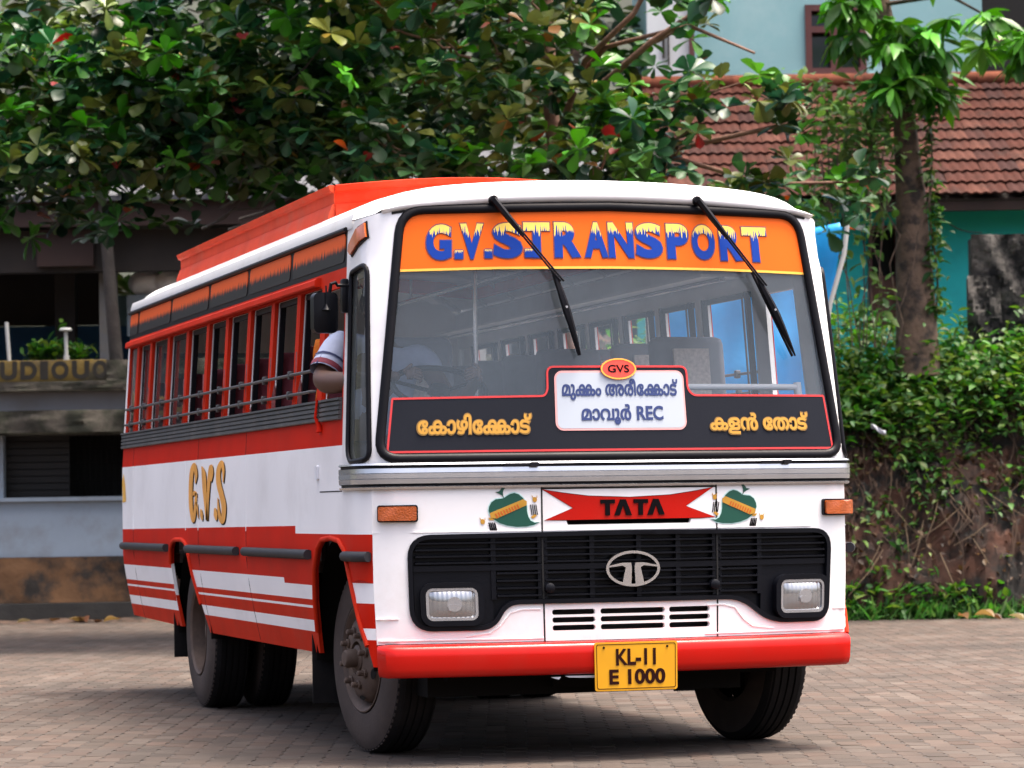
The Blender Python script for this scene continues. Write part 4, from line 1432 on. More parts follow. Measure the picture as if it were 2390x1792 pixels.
def upper_flank(fn, sg):
    f0 = lambda z: .46 + lean(z)
    out = [(f0(1.675), 1.675), (REAR, 1.675), (REAR, 2.625), (f0(2.625), 2.625)]
    holes = []
    if sg < 0:
        edges = [1.11] + PIL[::-1]
        wins = [(edges[i], edges[i + 1] - PW) for i in range(9)]
    else:
        wins = [(1.20, 1.92), (2.10, 2.64), (2.80, 3.32), (3.48, 3.98), (4.14, 4.64), (4.80, 5.30), (5.46, 5.96), (6.12, 6.70)]
    for a, b_ in wins:
        holes.append(rrect(a, b_, WZ0, WZ1, .012, 2))
    holes.append(rrect(6.82, 7.12, WZ0, WZ1, .012, 2))
    holes.append([(f0(1.79) + .03, 1.79), (1.0, 1.79), (1.0, 2.345), (f0(2.345) + .02, 2.345)])
    psheet('window_band', out, fn, [RF, RUB], 0, .022 if sg < 0 else .005, holes=holes, lines=[[(f0(2.44) + .001, 2.44), (REAR - .001, 2.44)]], step=.15, mifn=bandcol)
    psheet('window_lining', out, fn, INT, -.024 if sg < 0 else -.007, .006 if sg < 0 else .025, holes=holes, step=.3)
    # black sliding channels and glass
    for i, (a, b_) in enumerate(wins):
        g = G()
        for y in (a + .03, b_ - .012):
            sheet(g, [(y - .012, WZ0), (y + .012, WZ0), (y + .012, WZ1), (y - .012, WZ1)], fn, -.03, .03, step=None)
        sheet(g, [(a, WZ1 - .03), (b_, WZ1 - .03), (b_, WZ1), (a, WZ1)], fn, -.028, .02, step=None)
        ch = part('window_channel', g, RUB)
        g = G()
        y = a + .11
        g.tube([fn(y, WZ0, -.045), fn(y, WZ1, -.045)], .006, 6)
        part('guard_bar', g, STEEL, ch)
        if sg < 0 and i in (6, 7, 8):
            psheet('pane', [(a + .04, WZ0), (b_ - .02, WZ0), (b_ - .02, WZ1 - .03), (a + .04, WZ1 - .03)], fn, SGLASS, -.035, 0., parent=ch, step=None)
    psheet('rear_pane', rrect(6.82, 7.12, WZ0, WZ1, .01, 2), fn, SGLASS, -.014, 0., step=None)
    # upper panes
    eds = [.585, 1.875, 3.03, 4.217, 5.532, 6.814, REAR + .15]
    for i in range(6):
        a = eds[i] + (.05 if i == 0 else .035); b_ = min(eds[i + 1] - .035, REAR - .01)
        g = G()
        sheet(g, rrect(a, b_, 2.468, 2.612, .03, 3), fn, .004, .006, step=.15, uvbox=(a, b_, 2.468, 2.612, i * 5.3, (b_ - a)))
        g.build('upper_pane', PANE, bus, 20)
    # drip moulding above the windows and the gutter under the roof
    g = G()
    prof = [(0, 2.425), (.02, 2.425), (.034, 2.415), (.036, 2.388), (.030, 2.380), (0, 2.380)]
    n = len(prof)
    ys = np.linspace(1.145, REAR - .03, 30)
    vs = [fn(y, z, o) for y in ys for o, z in prof]
    fs = [(i * n + k, i * n + (k + 1) % n, (i + 1) * n + (k + 1) % n, (i + 1) * n + k) for i in range(29) for k in range(n)]
    fs += [tuple(range(n)), tuple(range(29 * n, 30 * n))]
    g.add(vs, fs)
    part('drip_moulding', g, RF, smooth=30)
    g = G()
    g.tube([fn(y, 2.628, .012) for y in np.linspace(.60, REAR, 20)], .013, 8)
    part('gutter', g, RUB)
    # corrugated waist strip
    g = G()
    prof = [(0, 1.676), (.016, 1.677)]
    for k in range(4):
        z = 1.681 + k * .0235
        prof += [(.020, z), (.020, z + .015), (.008, z + .017), (.008, z + .0215)]
    prof += [(.026, 1.775), (.026, 1.786), (0, 1.788)]
    n = len(prof)
    for y0, y1 in ((.52, .955), (.985, REAR)):
        ys = np.linspace(y0, y1, 24)
        vs = [fn(y, z, o) for y in ys for o, z in prof]
        fs = [(i * n + k, i * n + k + 1, (i + 1) * n + k + 1, (i + 1) * n + k) for i in range(23) for k in range(n - 1)]
        fs += [tuple(range(n)), tuple(range(23 * n, 24 * n))]
        g.add(vs, fs)
    part('waist_strip', g, ALU, None, 20)
    # guard rails across the windows
    for z in (1.945, 1.838):
        g = G()
        pts = [fn(1.13, z, 0.), fn(1.14, z, .028)] + [fn(y, z, .028 + .004 * math.sin(y * 9)) for y in np.linspace(1.3, 6.9, 22)] + [fn(7.0, z, .028), fn(7.02, z, 0)]
        g.tube(pts, .0085, 8)
        for y in PIL:
            c = fn(y - PW / 2, z, .024)
            g.box(c, (.03, .035, .045), bev=.006)
        part('window_rail', g, STEEL)
    # wheel arch lips
    for nm, A in (('wheel_arch', FA[:-1]), ('wheel_arch', RA)):
        g = G()
        g.tube([fn(y, z, .002) for y, z in A if z > .495], .014, 8)
        part(nm, g, RF, smooth=60)
    # rubbing strips
    for y0, y1 in ((.06, .385), (1.19, 2.84), (3.07, 4.62), (5.36, 7.08)):
        g = G()
        pts = [fn(y, 1.001, .016) for y in np.linspace(y0, y1, 10)]
        g.tube(pts, .026, 10)
        part('rubbing_strip', g, GUT, smooth=60)
    # raised panel joints
    g = G()
    for y in (6.72, 4.74, 4.32, 2.86):
        for z0, z1 in ((1.116, 1.548),):
            sheet(g, [(y - .005, z0), (y + .005, z0), (y + .005, z1), (y - .005, z1)], fn, .003, .004, step=.3)
    part('panel_joint', g, WS_)
    g = G()
    for y in (6.72, 4.32, 2.86):
        for z0, z1 in ((.50, .97), (1.03, 1.116), (1.548, 1.672)):
            sheet(g, [(y - .0025, z0), (y + .0025, z0), (y + .0025, z1), (y - .0025, z1)], fn, .0015, .003, step=.12)
    part('panel_gap', g, GAP)
    g = G()
    for y in (.995,):
        sheet(g, [(y - .004, 1.40), (y + .004, 1.40), (y + .004, 1.672), (y - .004, 1.672)], fn, .0015, .003, step=.2)
    sheet(g, [(.48, 1.318), (.97, 1.318), (.97, 1.324), (.48, 1.324)], fn, .0015, .003, step=.2)
    part('door_gap', g, GUT)
upper_flank(L_, -1)
upper_flank(R_, 1)
for nm, y0, zz in (('hatch_latch', .985, (1.385, 1.455)),):
    g = G()
    sheet(g, rrect(y0, y0 + .05, zz[0], zz[1], .006), L_, .012, .014, step=None)
    part(nm, g, WHT)
g = G()
g.tube([L_(.965, 1.79, .03), L_(.965, 1.70, .034), L_(.96, 1.655, .012), L_(.955, 1.625, .01)], [.006, .008, .014, .02], 8)
part('rail_ribbon', g, RD)
# name painted on the flank
g = G()
gl = []
for c, y0, y1, z0, z1 in (('G', 4.56, 4.36, 1.172, 1.512), ('.', 4.24, 4.15, 1.175, 1.245), ('V', 4.15, 3.83, 1.172, 1.515), ('.', 3.79, 3.70, 1.177, 1.25), ('S', 3.67, 3.45, 1.170, 1.525)):
    gl.append((c, y0, y1, z0, z1))
def brush(cx, pts, w):
    return pts
def ribbon(pts, widths):
    """a brush stroke as a filled outline"""
    pts = [Vector(p) for p in pts]
    # smooth the stroke
    fine = []; fw = []
    for i in range(len(pts) - 1):
        p0 = pts[max(i - 1, 0)]; p1 = pts[i]; p2 = pts[i + 1]; p3 = pts[min(i + 2, len(pts) - 1)]
        for k in range(6):
            t = k / 6
            fine.append(.5 * ((2 * p1) + (p2 - p0) * t + (2 * p0 - 5 * p1 + 4 * p2 - p3) * t * t + (3 * p1 - p0 - 3 * p2 + p3) * t ** 3))
            fw.append(widths[i] * (1 - t) + widths[i + 1] * t)
    fine.append(pts[-1]); fw.append(widths[-1])
    a = []; b_ = []
    for i, p in enumerate(fine):
        t = (fine[min(i + 1, len(fine) - 1)] - fine[max(i - 1, 0)])
        t = Vector((t.x / 3.2, t.y)).normalized()      # letters are drawn wide and flat along the bus
        n_ = Vector((t.y * 3.2, -t.x))
        a.append(tuple(p + n_ * fw[i])); b_.append(tuple(p - n_ * fw[i]))
    return a + b_[::-1]
strokes = [
  ([(4.385, 1.405), (4.355, 1.455), (4.395, 1.50), (4.445, 1.512), (4.51, 1.465), (4.54, 1.38), (4.545, 1.30), (4.53, 1.235), (4.475, 1.176), (4.42, 1.215), (4.385, 1.275), (4.365, 1.345)], [.004, .014, .018, .018, .020, .020, .020, .018, .014, .014, .014, .010]),
  ([(4.355, 1.335), (4.42, 1.345), (4.49, 1.335)], [.012, .014, .006]),
  ([(4.38, 1.285), (4.34, 1.270), (4.30, 1.19)], [.008, .007, .002]),
  ([(4.17, 1.505), (4.11, 1.46), (4.09, 1.38), (4.05, 1.27), (4.02, 1.18)], [.003, .02, .02, .016, .012]),
  ([(4.02, 1.18), (3.98, 1.30), (3.94, 1.42), (3.88, 1.50), (3.85, 1.46), (3.87, 1.41)], [.012, .010, .016, .014, .016, .004]),
  ([(3.50, 1.40), (3.49, 1.47), (3.55, 1.515), (3.64, 1.47), (3.64, 1.40), (3.56, 1.33), (3.49, 1.26), (3.52, 1.18), (3.60, 1.185), (3.655, 1.25), (3.67, 1.31)], [.003, .012, .016, .020, .022, .022, .022, .018, .014, .010, .003]),
  ([(4.215, 1.245), (4.195, 1.21), (4.17, 1.178)], [.005, .016, .004]),
  ([(3.76, 1.25), (3.745, 1.21), (3.72, 1.178)], [.008, .018, .006]),
]
flank_name = None
for mi_, (dy, dz, mt, off) in enumerate(((-.022, -.008, BLKP, .0015), (0, 0, M('ochre_lettering', (.80, .36, .05), .45, var=.25, vscale=9), .0035))):
    g = G()
    for p, w in strokes:
        sheet(g, None, L_, off, .001, nonzero=[ribbon([(q[0] + dy, q[1] + dz) for q in p], w)], step=None)
    o = g.build('flank_lettering' if mi_ else 'lettering_shade', mt, bus, 0)
g = G()
sheet(g, [(7.0, 1.31), (7.14, 1.30), (7.15, 1.45), (7.10, 1.50), (7.03, 1.42)], L_, .003, .001, step=None)
g.build('rear_motif', YEL, bus, 0)

# ---- mirror on the driver's side
mr = None
g = G()
mc = Vector((-1.325, .50, 2.215))
xf = Matrix.Translation(mc) @ Matrix.Rotation(R(8), 4, 'Z')
P_, T_ = tri2d(rrect(-.064, .064, -.112, .088, .028), step=.05)
n = len(P_)
def dome(u, v): return -.035 * max(0, 1 - (u / .075) ** 4) * max(0, 1 - (v / .125) ** 4) - .012
vs = [xf @ Vector((p[0], dome(p[0], p[1]), p[1])) for p in P_] + [xf @ Vector((p[0], .022, p[1])) for p in P_]
fs = [tuple(t) for t in T_] + [tuple(i + n for i in t[::-1]) for t in T_]
cnt = {(t[i], t[(i + 1) % 3]) for t in T_ for i in range(3)}
fs += [(j, i, i + n, j + n) for i, j in cnt if (j, i) not in cnt]
g.add(vs, fs)
mr = part('mirror', g, BK, smooth=50)
g = G()
g.tube([mc + Vector((.02, -.02, .06)), mc + Vector((.03, -.03, .13)), mc + Vector((.06, -.0, .14)), (-1.255, .50, 2.34), (-1.18, .50, 2.34)], .009, 8)
g.box((-1.215, .52, 2.29), (.035, .05, .17), bev=.008)
g.tube([mc + Vector((.0, -.05, .12)), mc + Vector((.0, -.055, .03))], .004, 6)
g.lathe([(.004, .03), (.008, .02), (.022, .0), (.0, -.002)], Matrix.Translation(mc + Vector((0, -.055, .0))), 12)
part('mirror_arm', g, BK, mr)

# ---- roof
g = G()
HR = 1.185
us = np.linspace(-1, 1, 41)
def crown(u): return 2.868 - .065 * u * u - .125 * abs(u) ** 10
rows = []
def edge_front(u):
    s = u * 1.20
    z = 2.735 - .045 * (s / 1.1) ** 2 if abs(s) < 1.1 else 2.69 - .03 * min((abs(s) - 1.1) / .2, 1)
    return s, z
def rowpt(u, o, dz, dy):
    s, z = edge_front(u)
    x, y, zz = nose(s, z, o)
    return (x, y + dy, z + dz)
rows.append([rowpt(u, -.03, -.01, .0) for u in us])
rows.append([rowpt(u, .006, -.004, 0) for u in us])
rows.append([rowpt(u, .022, .012, 0) for u in us])
rows.append([rowpt(u, .020, .035 * (1 - abs(u) ** 8 * .7), 0) for u in us])
for t, fz in ((.10, .74), (.22, .90), (.40, .98), (.65, 1.0)):
    r = []
    for u in us:
        x0_, y0_, z0_ = rowpt(u, .0, .035 * (1 - abs(u) ** 8 * .7), 0)
        xt = X0 + u * HR
        k = min(1, t * 1.5)
        r.append((x0_ * (1 - k) + xt * k, y0_ + t, z0_ + (crown(u) - z0_) * fz))
    rows.append(r)
for y in (1.5, 3, 4.5, 6, 6.9, REAR + .0):
    rows.append([(X0 + u * HR, y + lean(2.6) * 0 + .0, crown(u) - (.03 if y > 7 else 0)) for u in us])
rows.append([(X0 + u * HR, REAR + .05, crown(u) - .12) for u in us])
rows.append([(X0 + u * HR, REAR + .03, 2.60) for u in us])
nu = len(us)
vs = [p for r in rows for p in r]
fs = [(i * nu + k, i * nu + k + 1, (i + 1) * nu + k + 1, (i + 1) * nu + k) for i in range(len(rows) - 1) for k in range(nu - 1)]
g.add(vs, fs)
part('roof', g, W_, smooth=60)
g = G()
for fn in (L_, R_):      # white skirt of the roof above the gutter
    ys = np.linspace(.50, REAR, 24)
    vs = [fn(y, z, o) for y in ys for z, o in ((2.625, .004), (2.66, .006), (2.70, -.006))]
    fs = [(i * 3 + k, i * 3 + k + 1, (i + 1) * 3 + k + 1, (i + 1) * 3 + k) for i in range(23) for k in range(2)]
    g.add(vs, fs)
part('roof_skirt', g, W_, smooth=60)
g = G()
g.tube([rowpt(u, .004, -.012, 0) for u in np.linspace(-.96, .96, 40)], .006, 6)
part('roof_joint', g, GAP)

# ---- luggage carrier on the roof
carr = None
def cbar(pts, h0, h1, t, out):
    pass
CY0, CY1, CXW = 1.62, 6.15, 1.02
def ctop(x): return 2.955 + (.042 * math.sin(math.pi * min((x - X0 + CXW) / CXW / 1.5, 1)) if x < X0 + CXW * .5 else -.09 * ((x - X0) / CXW - .5))
g = G()
def wall(path, levels):
    """levels: (outward offset, z above the roof line) swept along path of (x, y, nx, ny, z)"""
    n = len(levels)
    vs = []
    for x, y, nx, ny, z in path:
        vs += [(x + nx * o, y + ny * o, z + h) for o, h in levels]
    fs = [(i * n + k, (i + 1) * n + k, (i + 1) * n + (k + 1) % n, i * n + (k + 1) % n) for i in range(len(path) - 1) for k in range(n)]
    fs += [tuple(range(n)), tuple(range((len(path) - 1) * n, len(path) * n))[::-1]]
    g.add(vs, fs)
lv = [(0, -.24), (.035, -.24), (.035, -.16), (.012, -.10), (.004, -.095), (.004, -.035), (.022, -.028), (.034, 0), (.026, .004), (-.02, .004), (-.02, -.24)]
side_path = [(X0 - CXW, y, -1, 0, ctop(X0 - CXW)) for y in np.linspace(CY0, CY1, 16)]
wall(side_path, lv)
carr = part('roof_carrier', g, CAR, smooth=25)
g = G()
wall([(X0 + CXW, y, 1, 0, ctop(X0 + CXW)) for y in np.linspace(CY0, CY1, 16)], lv)
part('carrier_side', g, CAR, carr, smooth=25)
g = G()
wall([(x, CY0 - .10 * (1 - ((x - X0) / CXW) ** 2), 0, -1, ctop(x)) for x in np.linspace(X0 - CXW, X0 + CXW, 24)], [(o * .9, h) for o, h in lv])
part('carrier_front', g, RF, carr, smooth=25)
g = G()
wall([(x, CY1, 0, 1, ctop(x)) for x in np.linspace(X0 - CXW, X0 + CXW, 12)], lv)
part('carrier_rear', g, CAR, carr, smooth=25)
g = G()
for x in np.linspace(X0 - .85, X0 + .85, 7):
    g.box((x, (CY0 + CY1) / 2, crown((x - X0) / HR) + .03), (.06, CY1 - CY0 - .1, .03))
part('carrier_slat', g, CAR, carr)

# ---- back of the bus and inside
g = G()
for x0, x1, z0, z1 in ((-1.16, 1.20, .52, 1.5), (-1.16, -.95, 1.5, 2.7), (.99, 1.20, 1.5, 2.7), (-.95, .99, 2.35, 2.72)):
    g.box(((x0 + x1) / 2, REAR - .012, (z0 + z1) / 2), (x1 - x0, .025, z1 - z0))
part('rear_panel', g, W_)
g = G()
g.box((X0, REAR - .01, 1.93), (1.9, .006, .86))
part('rear_window', g, SGLASS)
g = G()
for fn in (L_, R_):
    sheet(g, [(7.125, 1.676), (REAR, 1.676), (REAR, 2.42), (7.125, 2.42)], fn, .004, .01, step=.2)
part('rear_post', g, WS_)
g = G()
for bx in (((X0, 3.75, .93), (1.36, 6.75, .06)), ((X0, 2.84, .931), (2.36, 2.82, .06)), ((X0, 6.28, .931), (2.36, 1.66, .06))):
    g.box(*bx)
for sg in (-1, 1):
    g.box((X0 + sg * .95, .78, 1.13), (.50, 1.28, .04))
    g.box((X0 + sg * .95, 4.86, 1.13), (.50, 1.2, .04))
part('floor', g, INTF)
g = G()
ny = 12
vs = []; fs = []
ys = np.linspace(.32, REAR - .05, 16); uu = np.linspace(-.99, .99, 15)
for y in ys:
    for u in uu:
        vs.append((X0 + u * (HR - .03), y, min(crown(u), 2.9) - .05))
for i in range(15):
    for k in range(14):
        fs.append((i * 15 + k, (i + 1) * 15 + k, (i + 1) * 15 + k + 1, i * 15 + k + 1))
g.add(vs, fs)
for y in np.linspace(.9, 6.9, 10):
    g.tube([(X0 + u * (HR - .04), y, crown(u) - .06) for u in uu], .014, 6)
part('ceiling', g, INT)
g = G()
for x in (-.42, .45):
    g.tube([(x, y, 2.62) for y in np.linspace(.9, 6.8, 6)], .014, 8)
    for y in (1.6, 3.6, 5.6):
        g.tube([(x, y, 2.62), (x, y, 2.76)], .010, 6)
g.tube([(-.42, .95, 2.62), (-.42, .95, .95)], .012, 8)
for x in (-1.0, 1.04):
    g.tube([(x, y, 2.44) for y in np.linspace(1.2, 6.8, 6)], .012, 8)
part('grab_rail', g, CHR)
g = G()
g.box((-1.02, 4.0, 2.46), (.26, 5.5, .015))
g.box((1.06, 4.0, 2.46), (.26, 5.5, .015))
part('luggage_shelf', g, INT)
def seat(x, y, w, mats, top=2.13, name='seat', split=1):
    g = G()
    rot = Matrix.Rotation(R(-9), 3, 'X')
    dw = w / split
    for k in range(split):
        xx = x - w / 2 + dw * (k + .5)
        g.box((xx, y + .02, top - .36), (dw - .015, .10, .74), rot, 0, .045)
        g.box((xx, y - .20, 1.40), (dw - .015, .46, .12), None, 0, .04)
    s = part(name, g, mats, smooth=50)
    g = G()
    for dx in (-w / 2 + .05, w / 2 - .05):
        g.tube([(x + dx, y, .95), (x + dx, y, 1.36)], .018, 8)
        g.tube([(x + dx, y - .35, .95), (x + dx, y - .35, 1.36)], .018, 8)
    part('seat_leg', g, STEEL, s)
    return s
for k in range(8):
    y = 1.66 + .66 * k
    seat(-.80, y, .80, SEATM if k else SEATM, 2.10, split=1)
for k in range(9):
    y = 1.30 + .66 * k
    s = seat(.88, y, .44, SEATG, 2.13, split=1)
    g = G()
    g.box((.88, y - .045, 1.83), (.20, .02, .48), Matrix.Rotation(R(-9), 3, 'X'))
    part('seat_patch', g, SEATP, s)
    if k > 0:
        seat(.42, y, .40, SEATG, 2.10)
# printed edge piping of the flank-side seats
g = G()
for k in range(8):
    y = 1.66 + .66 * k
    g.tube([(-1.20, y - .06 + .05 * t, 1.45 + .62 * t) for t in np.linspace(0, 1, 5)], [.02, .024, .026, .024, .016], 8)
part('seat_piping', g, M('printed_piping', (.22, .06, .06), .7, var=.5, vscale=50))
ds = seat(-.72, 1.18, .52, SEATG, 2.12, 'driver_seat')
g = G()
g.box((-.72, 1.10, 1.85), (.24, .02, .40), Matrix.Rotation(R(-9), 3, 'X'))
part('seat_patch', g, SEATP, ds)
# dashboard and steering
g = G()
g.box((X0, .23, 1.45), (2.2, .34, .30), None, 0, .04)
g.box((-.75, .30, 1.62), (.55, .26, .14), None, 0, .04)
part('dashboard', g, BK)
g = G()
sc_ = Vector((-.74, .50, 1.83)); rx = Matrix.Rotation(R(28), 4, 'X')
xf = Matrix.Translation(sc_) @ rx
ring = [xf @ Vector((.235 * math.cos(a), .235 * math.sin(a), 0)) for a in np.linspace(0, 2 * math.pi, 33)]
g.tube(ring, .015, 8, cap=False)
for a in (20, 160, 270):
    g.tube([xf @ Vector((.23 * math.cos(R(a)), .23 * math.sin(R(a)), 0)), xf @ Vector((0, 0, -.03))], .010, 6)
g.lathe([(0, .01), (.05, .005), (.06, -.03), (.03, -.06)], xf, 16)
g.tube([xf @ Vector((0, 0, -.05)), (-.74, .33, 1.45)], .03, 10)
part('steering_wheel', g, BK, smooth=60)
# engine cover between the seats
g = G()
g.box((-.02, .85, 1.18), (.7, 1.0, .5), None, 0, .08)
part('engine_cover', g, INTF)

# ---- running gear
def wheel(x_out, y, sg, steer, dual=False, name='wheel'):
    c = Vector((x_out, y, .48))
    root = Matrix.Translation(c) @ Matrix.Rotation(R(steer), 4, 'Z') @ Matrix.Rotation(R(-90 if sg < 0 else 90), 4, 'Y')
    # local z points outwards from the bus, wheel centre plane at -.12
    w = .245
    def tyre(z0):
        g = G()
        # outer wall, shoulder, tread with grooves, inner wall
        prof = [(.262, -.02), (.285, .004), (.33, .010), (.40, .006), (.435, -.004), (.458, -.016)]
        g.lathe([(r, h + z0) for r, h in prof], root, 64, 1)
        tread = [(.458, -.016), (.470, -.028), (.476, -.050)]
        for k in range(4):
            h = -.050 - k * .040
            tread += [(.479, h), (.479, h - .028), (.470, h - .030), (.470, h - .038)]
        tread += [(.478, -.215), (.466, -.228), (.440, -.236)]
        g.lathe([(r, h + z0) for r, h in tread], root, 96, 0)
        g.lathe([(r, h + z0) for r, h in [(.440, -.236), (.36, -.244), (.28, -.235), (.262, -.215)]], root, 48, 1)
        # shoulder lugs
        for k in range(72):
            a = 2 * math.pi * k / 72
            rot = root @ Matrix.Rotation(a, 4, 'Z') @ Matrix.Translation((.4585, 0, z0 - .033))
            g.box((0, 0, 0), (.016, .020, .030), None, 1)
            for i in range(8):
                g.v[-8 + i] = tuple(rot @ Vector(g.v[-8 + i]))
        return g
    t = tyre(0).build(name, [TYRE, SIDEWALL], bus, 35)
    g = G()
    if not dual:
        prof = [(.262, -.02), (.274, .006), (.268, .008), (.255, -.004), (.240, -.030), (.228, -.050), (.222, -.022), (.205, .004), (.170, .022), (.135, .030), (.085, .032), (.080, .006), (.0, .004)]
    else:
        prof = [(.262, -.02), (.274, .006), (.268, .008), (.255, -.004), (.248, -.06), (.240, -.125), (.20, -.150), (.12, -.155), (.11, -.11), (.10, -.06), (.06, -.05), (0, -.05)]
    g.lathe(prof, root, 48)
    part('rim', g, RIMM, t, smooth=35)
    if not dual:
        for k in range(8):
            a = 2 * math.pi * (k + .3) / 8
            g = G()
            xf = root @ Matrix.Rotation(a, 4, 'Z') @ Matrix.Translation((.135, 0, .028))
            g.lathe([(.024, 0), (.024, .012), (.015, .014), (.014, .040), (.010, .046), (0, .046)], xf, 10)
            part('wheel_nut', g, RIMM, t, smooth=30)
        g = G()
        g.lathe([(.068, .006), (.066, .030), (.048, .040), (.044, .090), (.036, .100), (0, .102)], root, 24)
        part('hub', g, RIMM, t, smooth=35)
        g = G()
        for k in range(6):
            a = 2 * math.pi * (k + .15) / 6
            xf = root @ Matrix.Rotation(a, 4, 'Z') @ Matrix.Translation((.198, 0, .012)) @ Matrix.Rotation(R(40), 4, 'Y')
            e = [xf @ Vector((.015 * math.cos(q), .030 * math.sin(q), .004)) for q in np.linspace(0, 2 * math.pi, 14)[:-1]]
            g.add(e, [tuple(range(13))])
        part('rim_hole', g, GAP, t)
    if dual:
        t2 = tyre(-.30).build('inner_tyre', [TYRE, SIDEWALL], t, 35)
    return t
wheel(-1.075, .82, -1, 7)
wheel(1.075 + .03, .82, 1, 7)
wheel(-1.150, 4.86, -1, 0, True)
wheel(1.19, 4.86, 1, 0, True)
g = G()
for x in (-.40, .44):
    g.box((x, 3.6, .70), (.09, 6.8, .20))
g.box((X0, .82, .46), (1.75, .12, .12))
g.tube([(-1.0, 4.86, .48), (1.04, 4.86, .48)], .085, 12)
g.lathe([(0, -.2), (.12, -.18), (.2, 0), (.12, .18), (0, .2)], Matrix.Translation((X0, 4.86, .48)), 20)
g.box((X0, 2.4, .70), (.6, 1.3, .36))
g.box((X0, .70, .62), (.62, 1.2, .55))
for x in (-.45, .49):
    g.tube([(x, .2, .56), (x, .82, .40), (x, 1.5, .56)], .035, 8)
    g.tube([(x, 4.1, .58), (x, 4.86, .38), (x, 5.6, .58)], .04, 8)
g.box((X0 - .12, .42, .37), (1.62, .5, .12))
g.box((X0, .15, .45), (1.7, .12, .12))
for y in (1.6, 2.9, 4.0, 5.8, 6.8):
    g.box((X0, y, .84), (2.25, .07, .10))
part('chassis', g, CHAS)
g = G()
for sg in (-1, 1):
    g.box((X0 + sg * 1.0, 1.46, .46), (.42, .012, .48))
    g.box((X0 + sg * 1.0, 5.52, .50), (.42, .012, .42))
part('mud_flap', g, TYRE)
g = G()
for sg in (-1, 1):
    for yc, r in ((.78, .62), (4.86, .56)):
        vs = []; fs = []
        for i, a in enumerate(np.linspace(R(-5), R(185), 15)):
            for x in (.70, 1.20):
                vs.append((X0 + sg * x, yc + r * math.cos(a), .50 + min(r * math.sin(a), .60)))
        fs = [(2 * i, 2 * i + 1, 2 * i + 3, 2 * i + 2) for i in range(14)]
        vs += [(X0 + sg * .70, yc - r, .40), (X0 + sg * .70, yc + r, .40), (X0 + sg * .70, yc + r, 1.1), (X0 + sg * .70, yc - r, 1.1)]
        fs.append((30, 31, 32, 33))
        g.add(vs, fs)
part('wheel_well', g, CHAS)
g = G()
for k in range(5):
    y = 1.75 + .16 * k
    g.box((-.78, y, .60 + .015 * math.sin(k * 2.1)), (.25, .12, .26), None, 0, .02)
part('air_tank', g, CHAS)
# ================================================================== the driver, seated, elbow on the sill
SKIN = M('skin', (.085, .040, .025), .55, var=.12, vscale=12)
HAIR = M('black_hair', (.01, .009, .008), .6, var=.2, vscale=30)
SHIRT = M('pale_blue_shirt', (.33, .38, .52), .8, var=.1, vscale=20)
HEM = M('maroon_hem', (.16, .02, .04), .8, var=.1)
NVY = M('navy_piping', (.02, .03, .10), .8, var=.1)
TRS = M('dark_trousers', (.03, .035, .06), .85, var=.2)
drv = empty('person', (-.92, .95, 1.42))
tag(drv, 'driver in pale blue shirt resting an elbow on the open bus window', 'person')
def skinned(name, joints, edges, mat, parent, root=0, levels=2):
    me = bpy.data.meshes.new(name)
    me.from_pydata([j[0] for j in joints], edges, [])
    me.materials.append(mat)
    o = obj(name, me, parent)
    sk = o.modifiers.new('skin', 'SKIN')
    layer = me.skin_vertices[0] if me.skin_vertices else None
    if layer is None:
        bm = bmesh.new(); bm.from_mesh(me); bm.verts.layers.skin.verify(); bm.to_mesh(me); bm.free()
        layer = me.skin_vertices[0]
    for i, j in enumerate(joints):
        r = j[1]
        layer.data[i].radius = r if isinstance(r, tuple) else (r, r)
        layer.data[i].use_root = (i == root)
    sk.use_smooth_shade = True
    ss = o.modifiers.new('subsurf', 'SUBSURF')
    ss.levels = levels; ss.render_levels = levels
    return o
BX = -.92
J = [((BX, .98, 1.50), (.15, .12)), ((BX, .98, 1.68), (.14, .11)), ((BX, .96, 1.88), (.16, .11)), ((BX, .94, 2.06), (.09, .08)), ((BX - .01, .92, 2.14), (.055, .055)), ((BX - .015, .89, 2.22), (.075, .09)), ((BX - .02, .88, 2.31), (.078, .095)), ((BX - .02, .885, 2.365), (.045, .055)),
     ((-1.06, .90, 2.06), .075), ((-1.19, .83, 2.00), .074), ((-1.285, .745, 1.868), .068), ((-1.21, .56, 1.862), .054), ((-1.06, .42, 1.88), .030), ((-.97, .37, 1.885), .026),
     ((BX + .20, .93, 2.02), .065), ((-.62, .80, 1.80), .05), ((-.58, .62, 1.78), .042), ((-.55, .50, 1.86), .030), ((-.55, .44, 1.885), .026),
     ((BX - .10, .92, 1.46), .095), ((BX - .10, .58, 1.46), .075), ((BX - .08, .50, 1.20), .055), ((BX - .06, .42, 1.02), .04),
     ((BX + .11, .92, 1.46), .095), ((BX + .14, .58, 1.46), .075), ((BX + .16, .50, 1.20), .055), ((BX + .18, .42, 1.02), .04)]
Ed = [(0, 1), (1, 2), (2, 3), (3, 4), (4, 5), (5, 6), (6, 7), (2, 8), (8, 9), (9, 10), (10, 11), (11, 12), (12, 13), (2, 14), (14, 15), (15, 16), (16, 17), (17, 18), (0, 19), (19, 20), (20, 21), (21, 22), (0, 23), (23, 24), (24, 25), (25, 26)]
skinned('body', J, Ed, SKIN, drv)
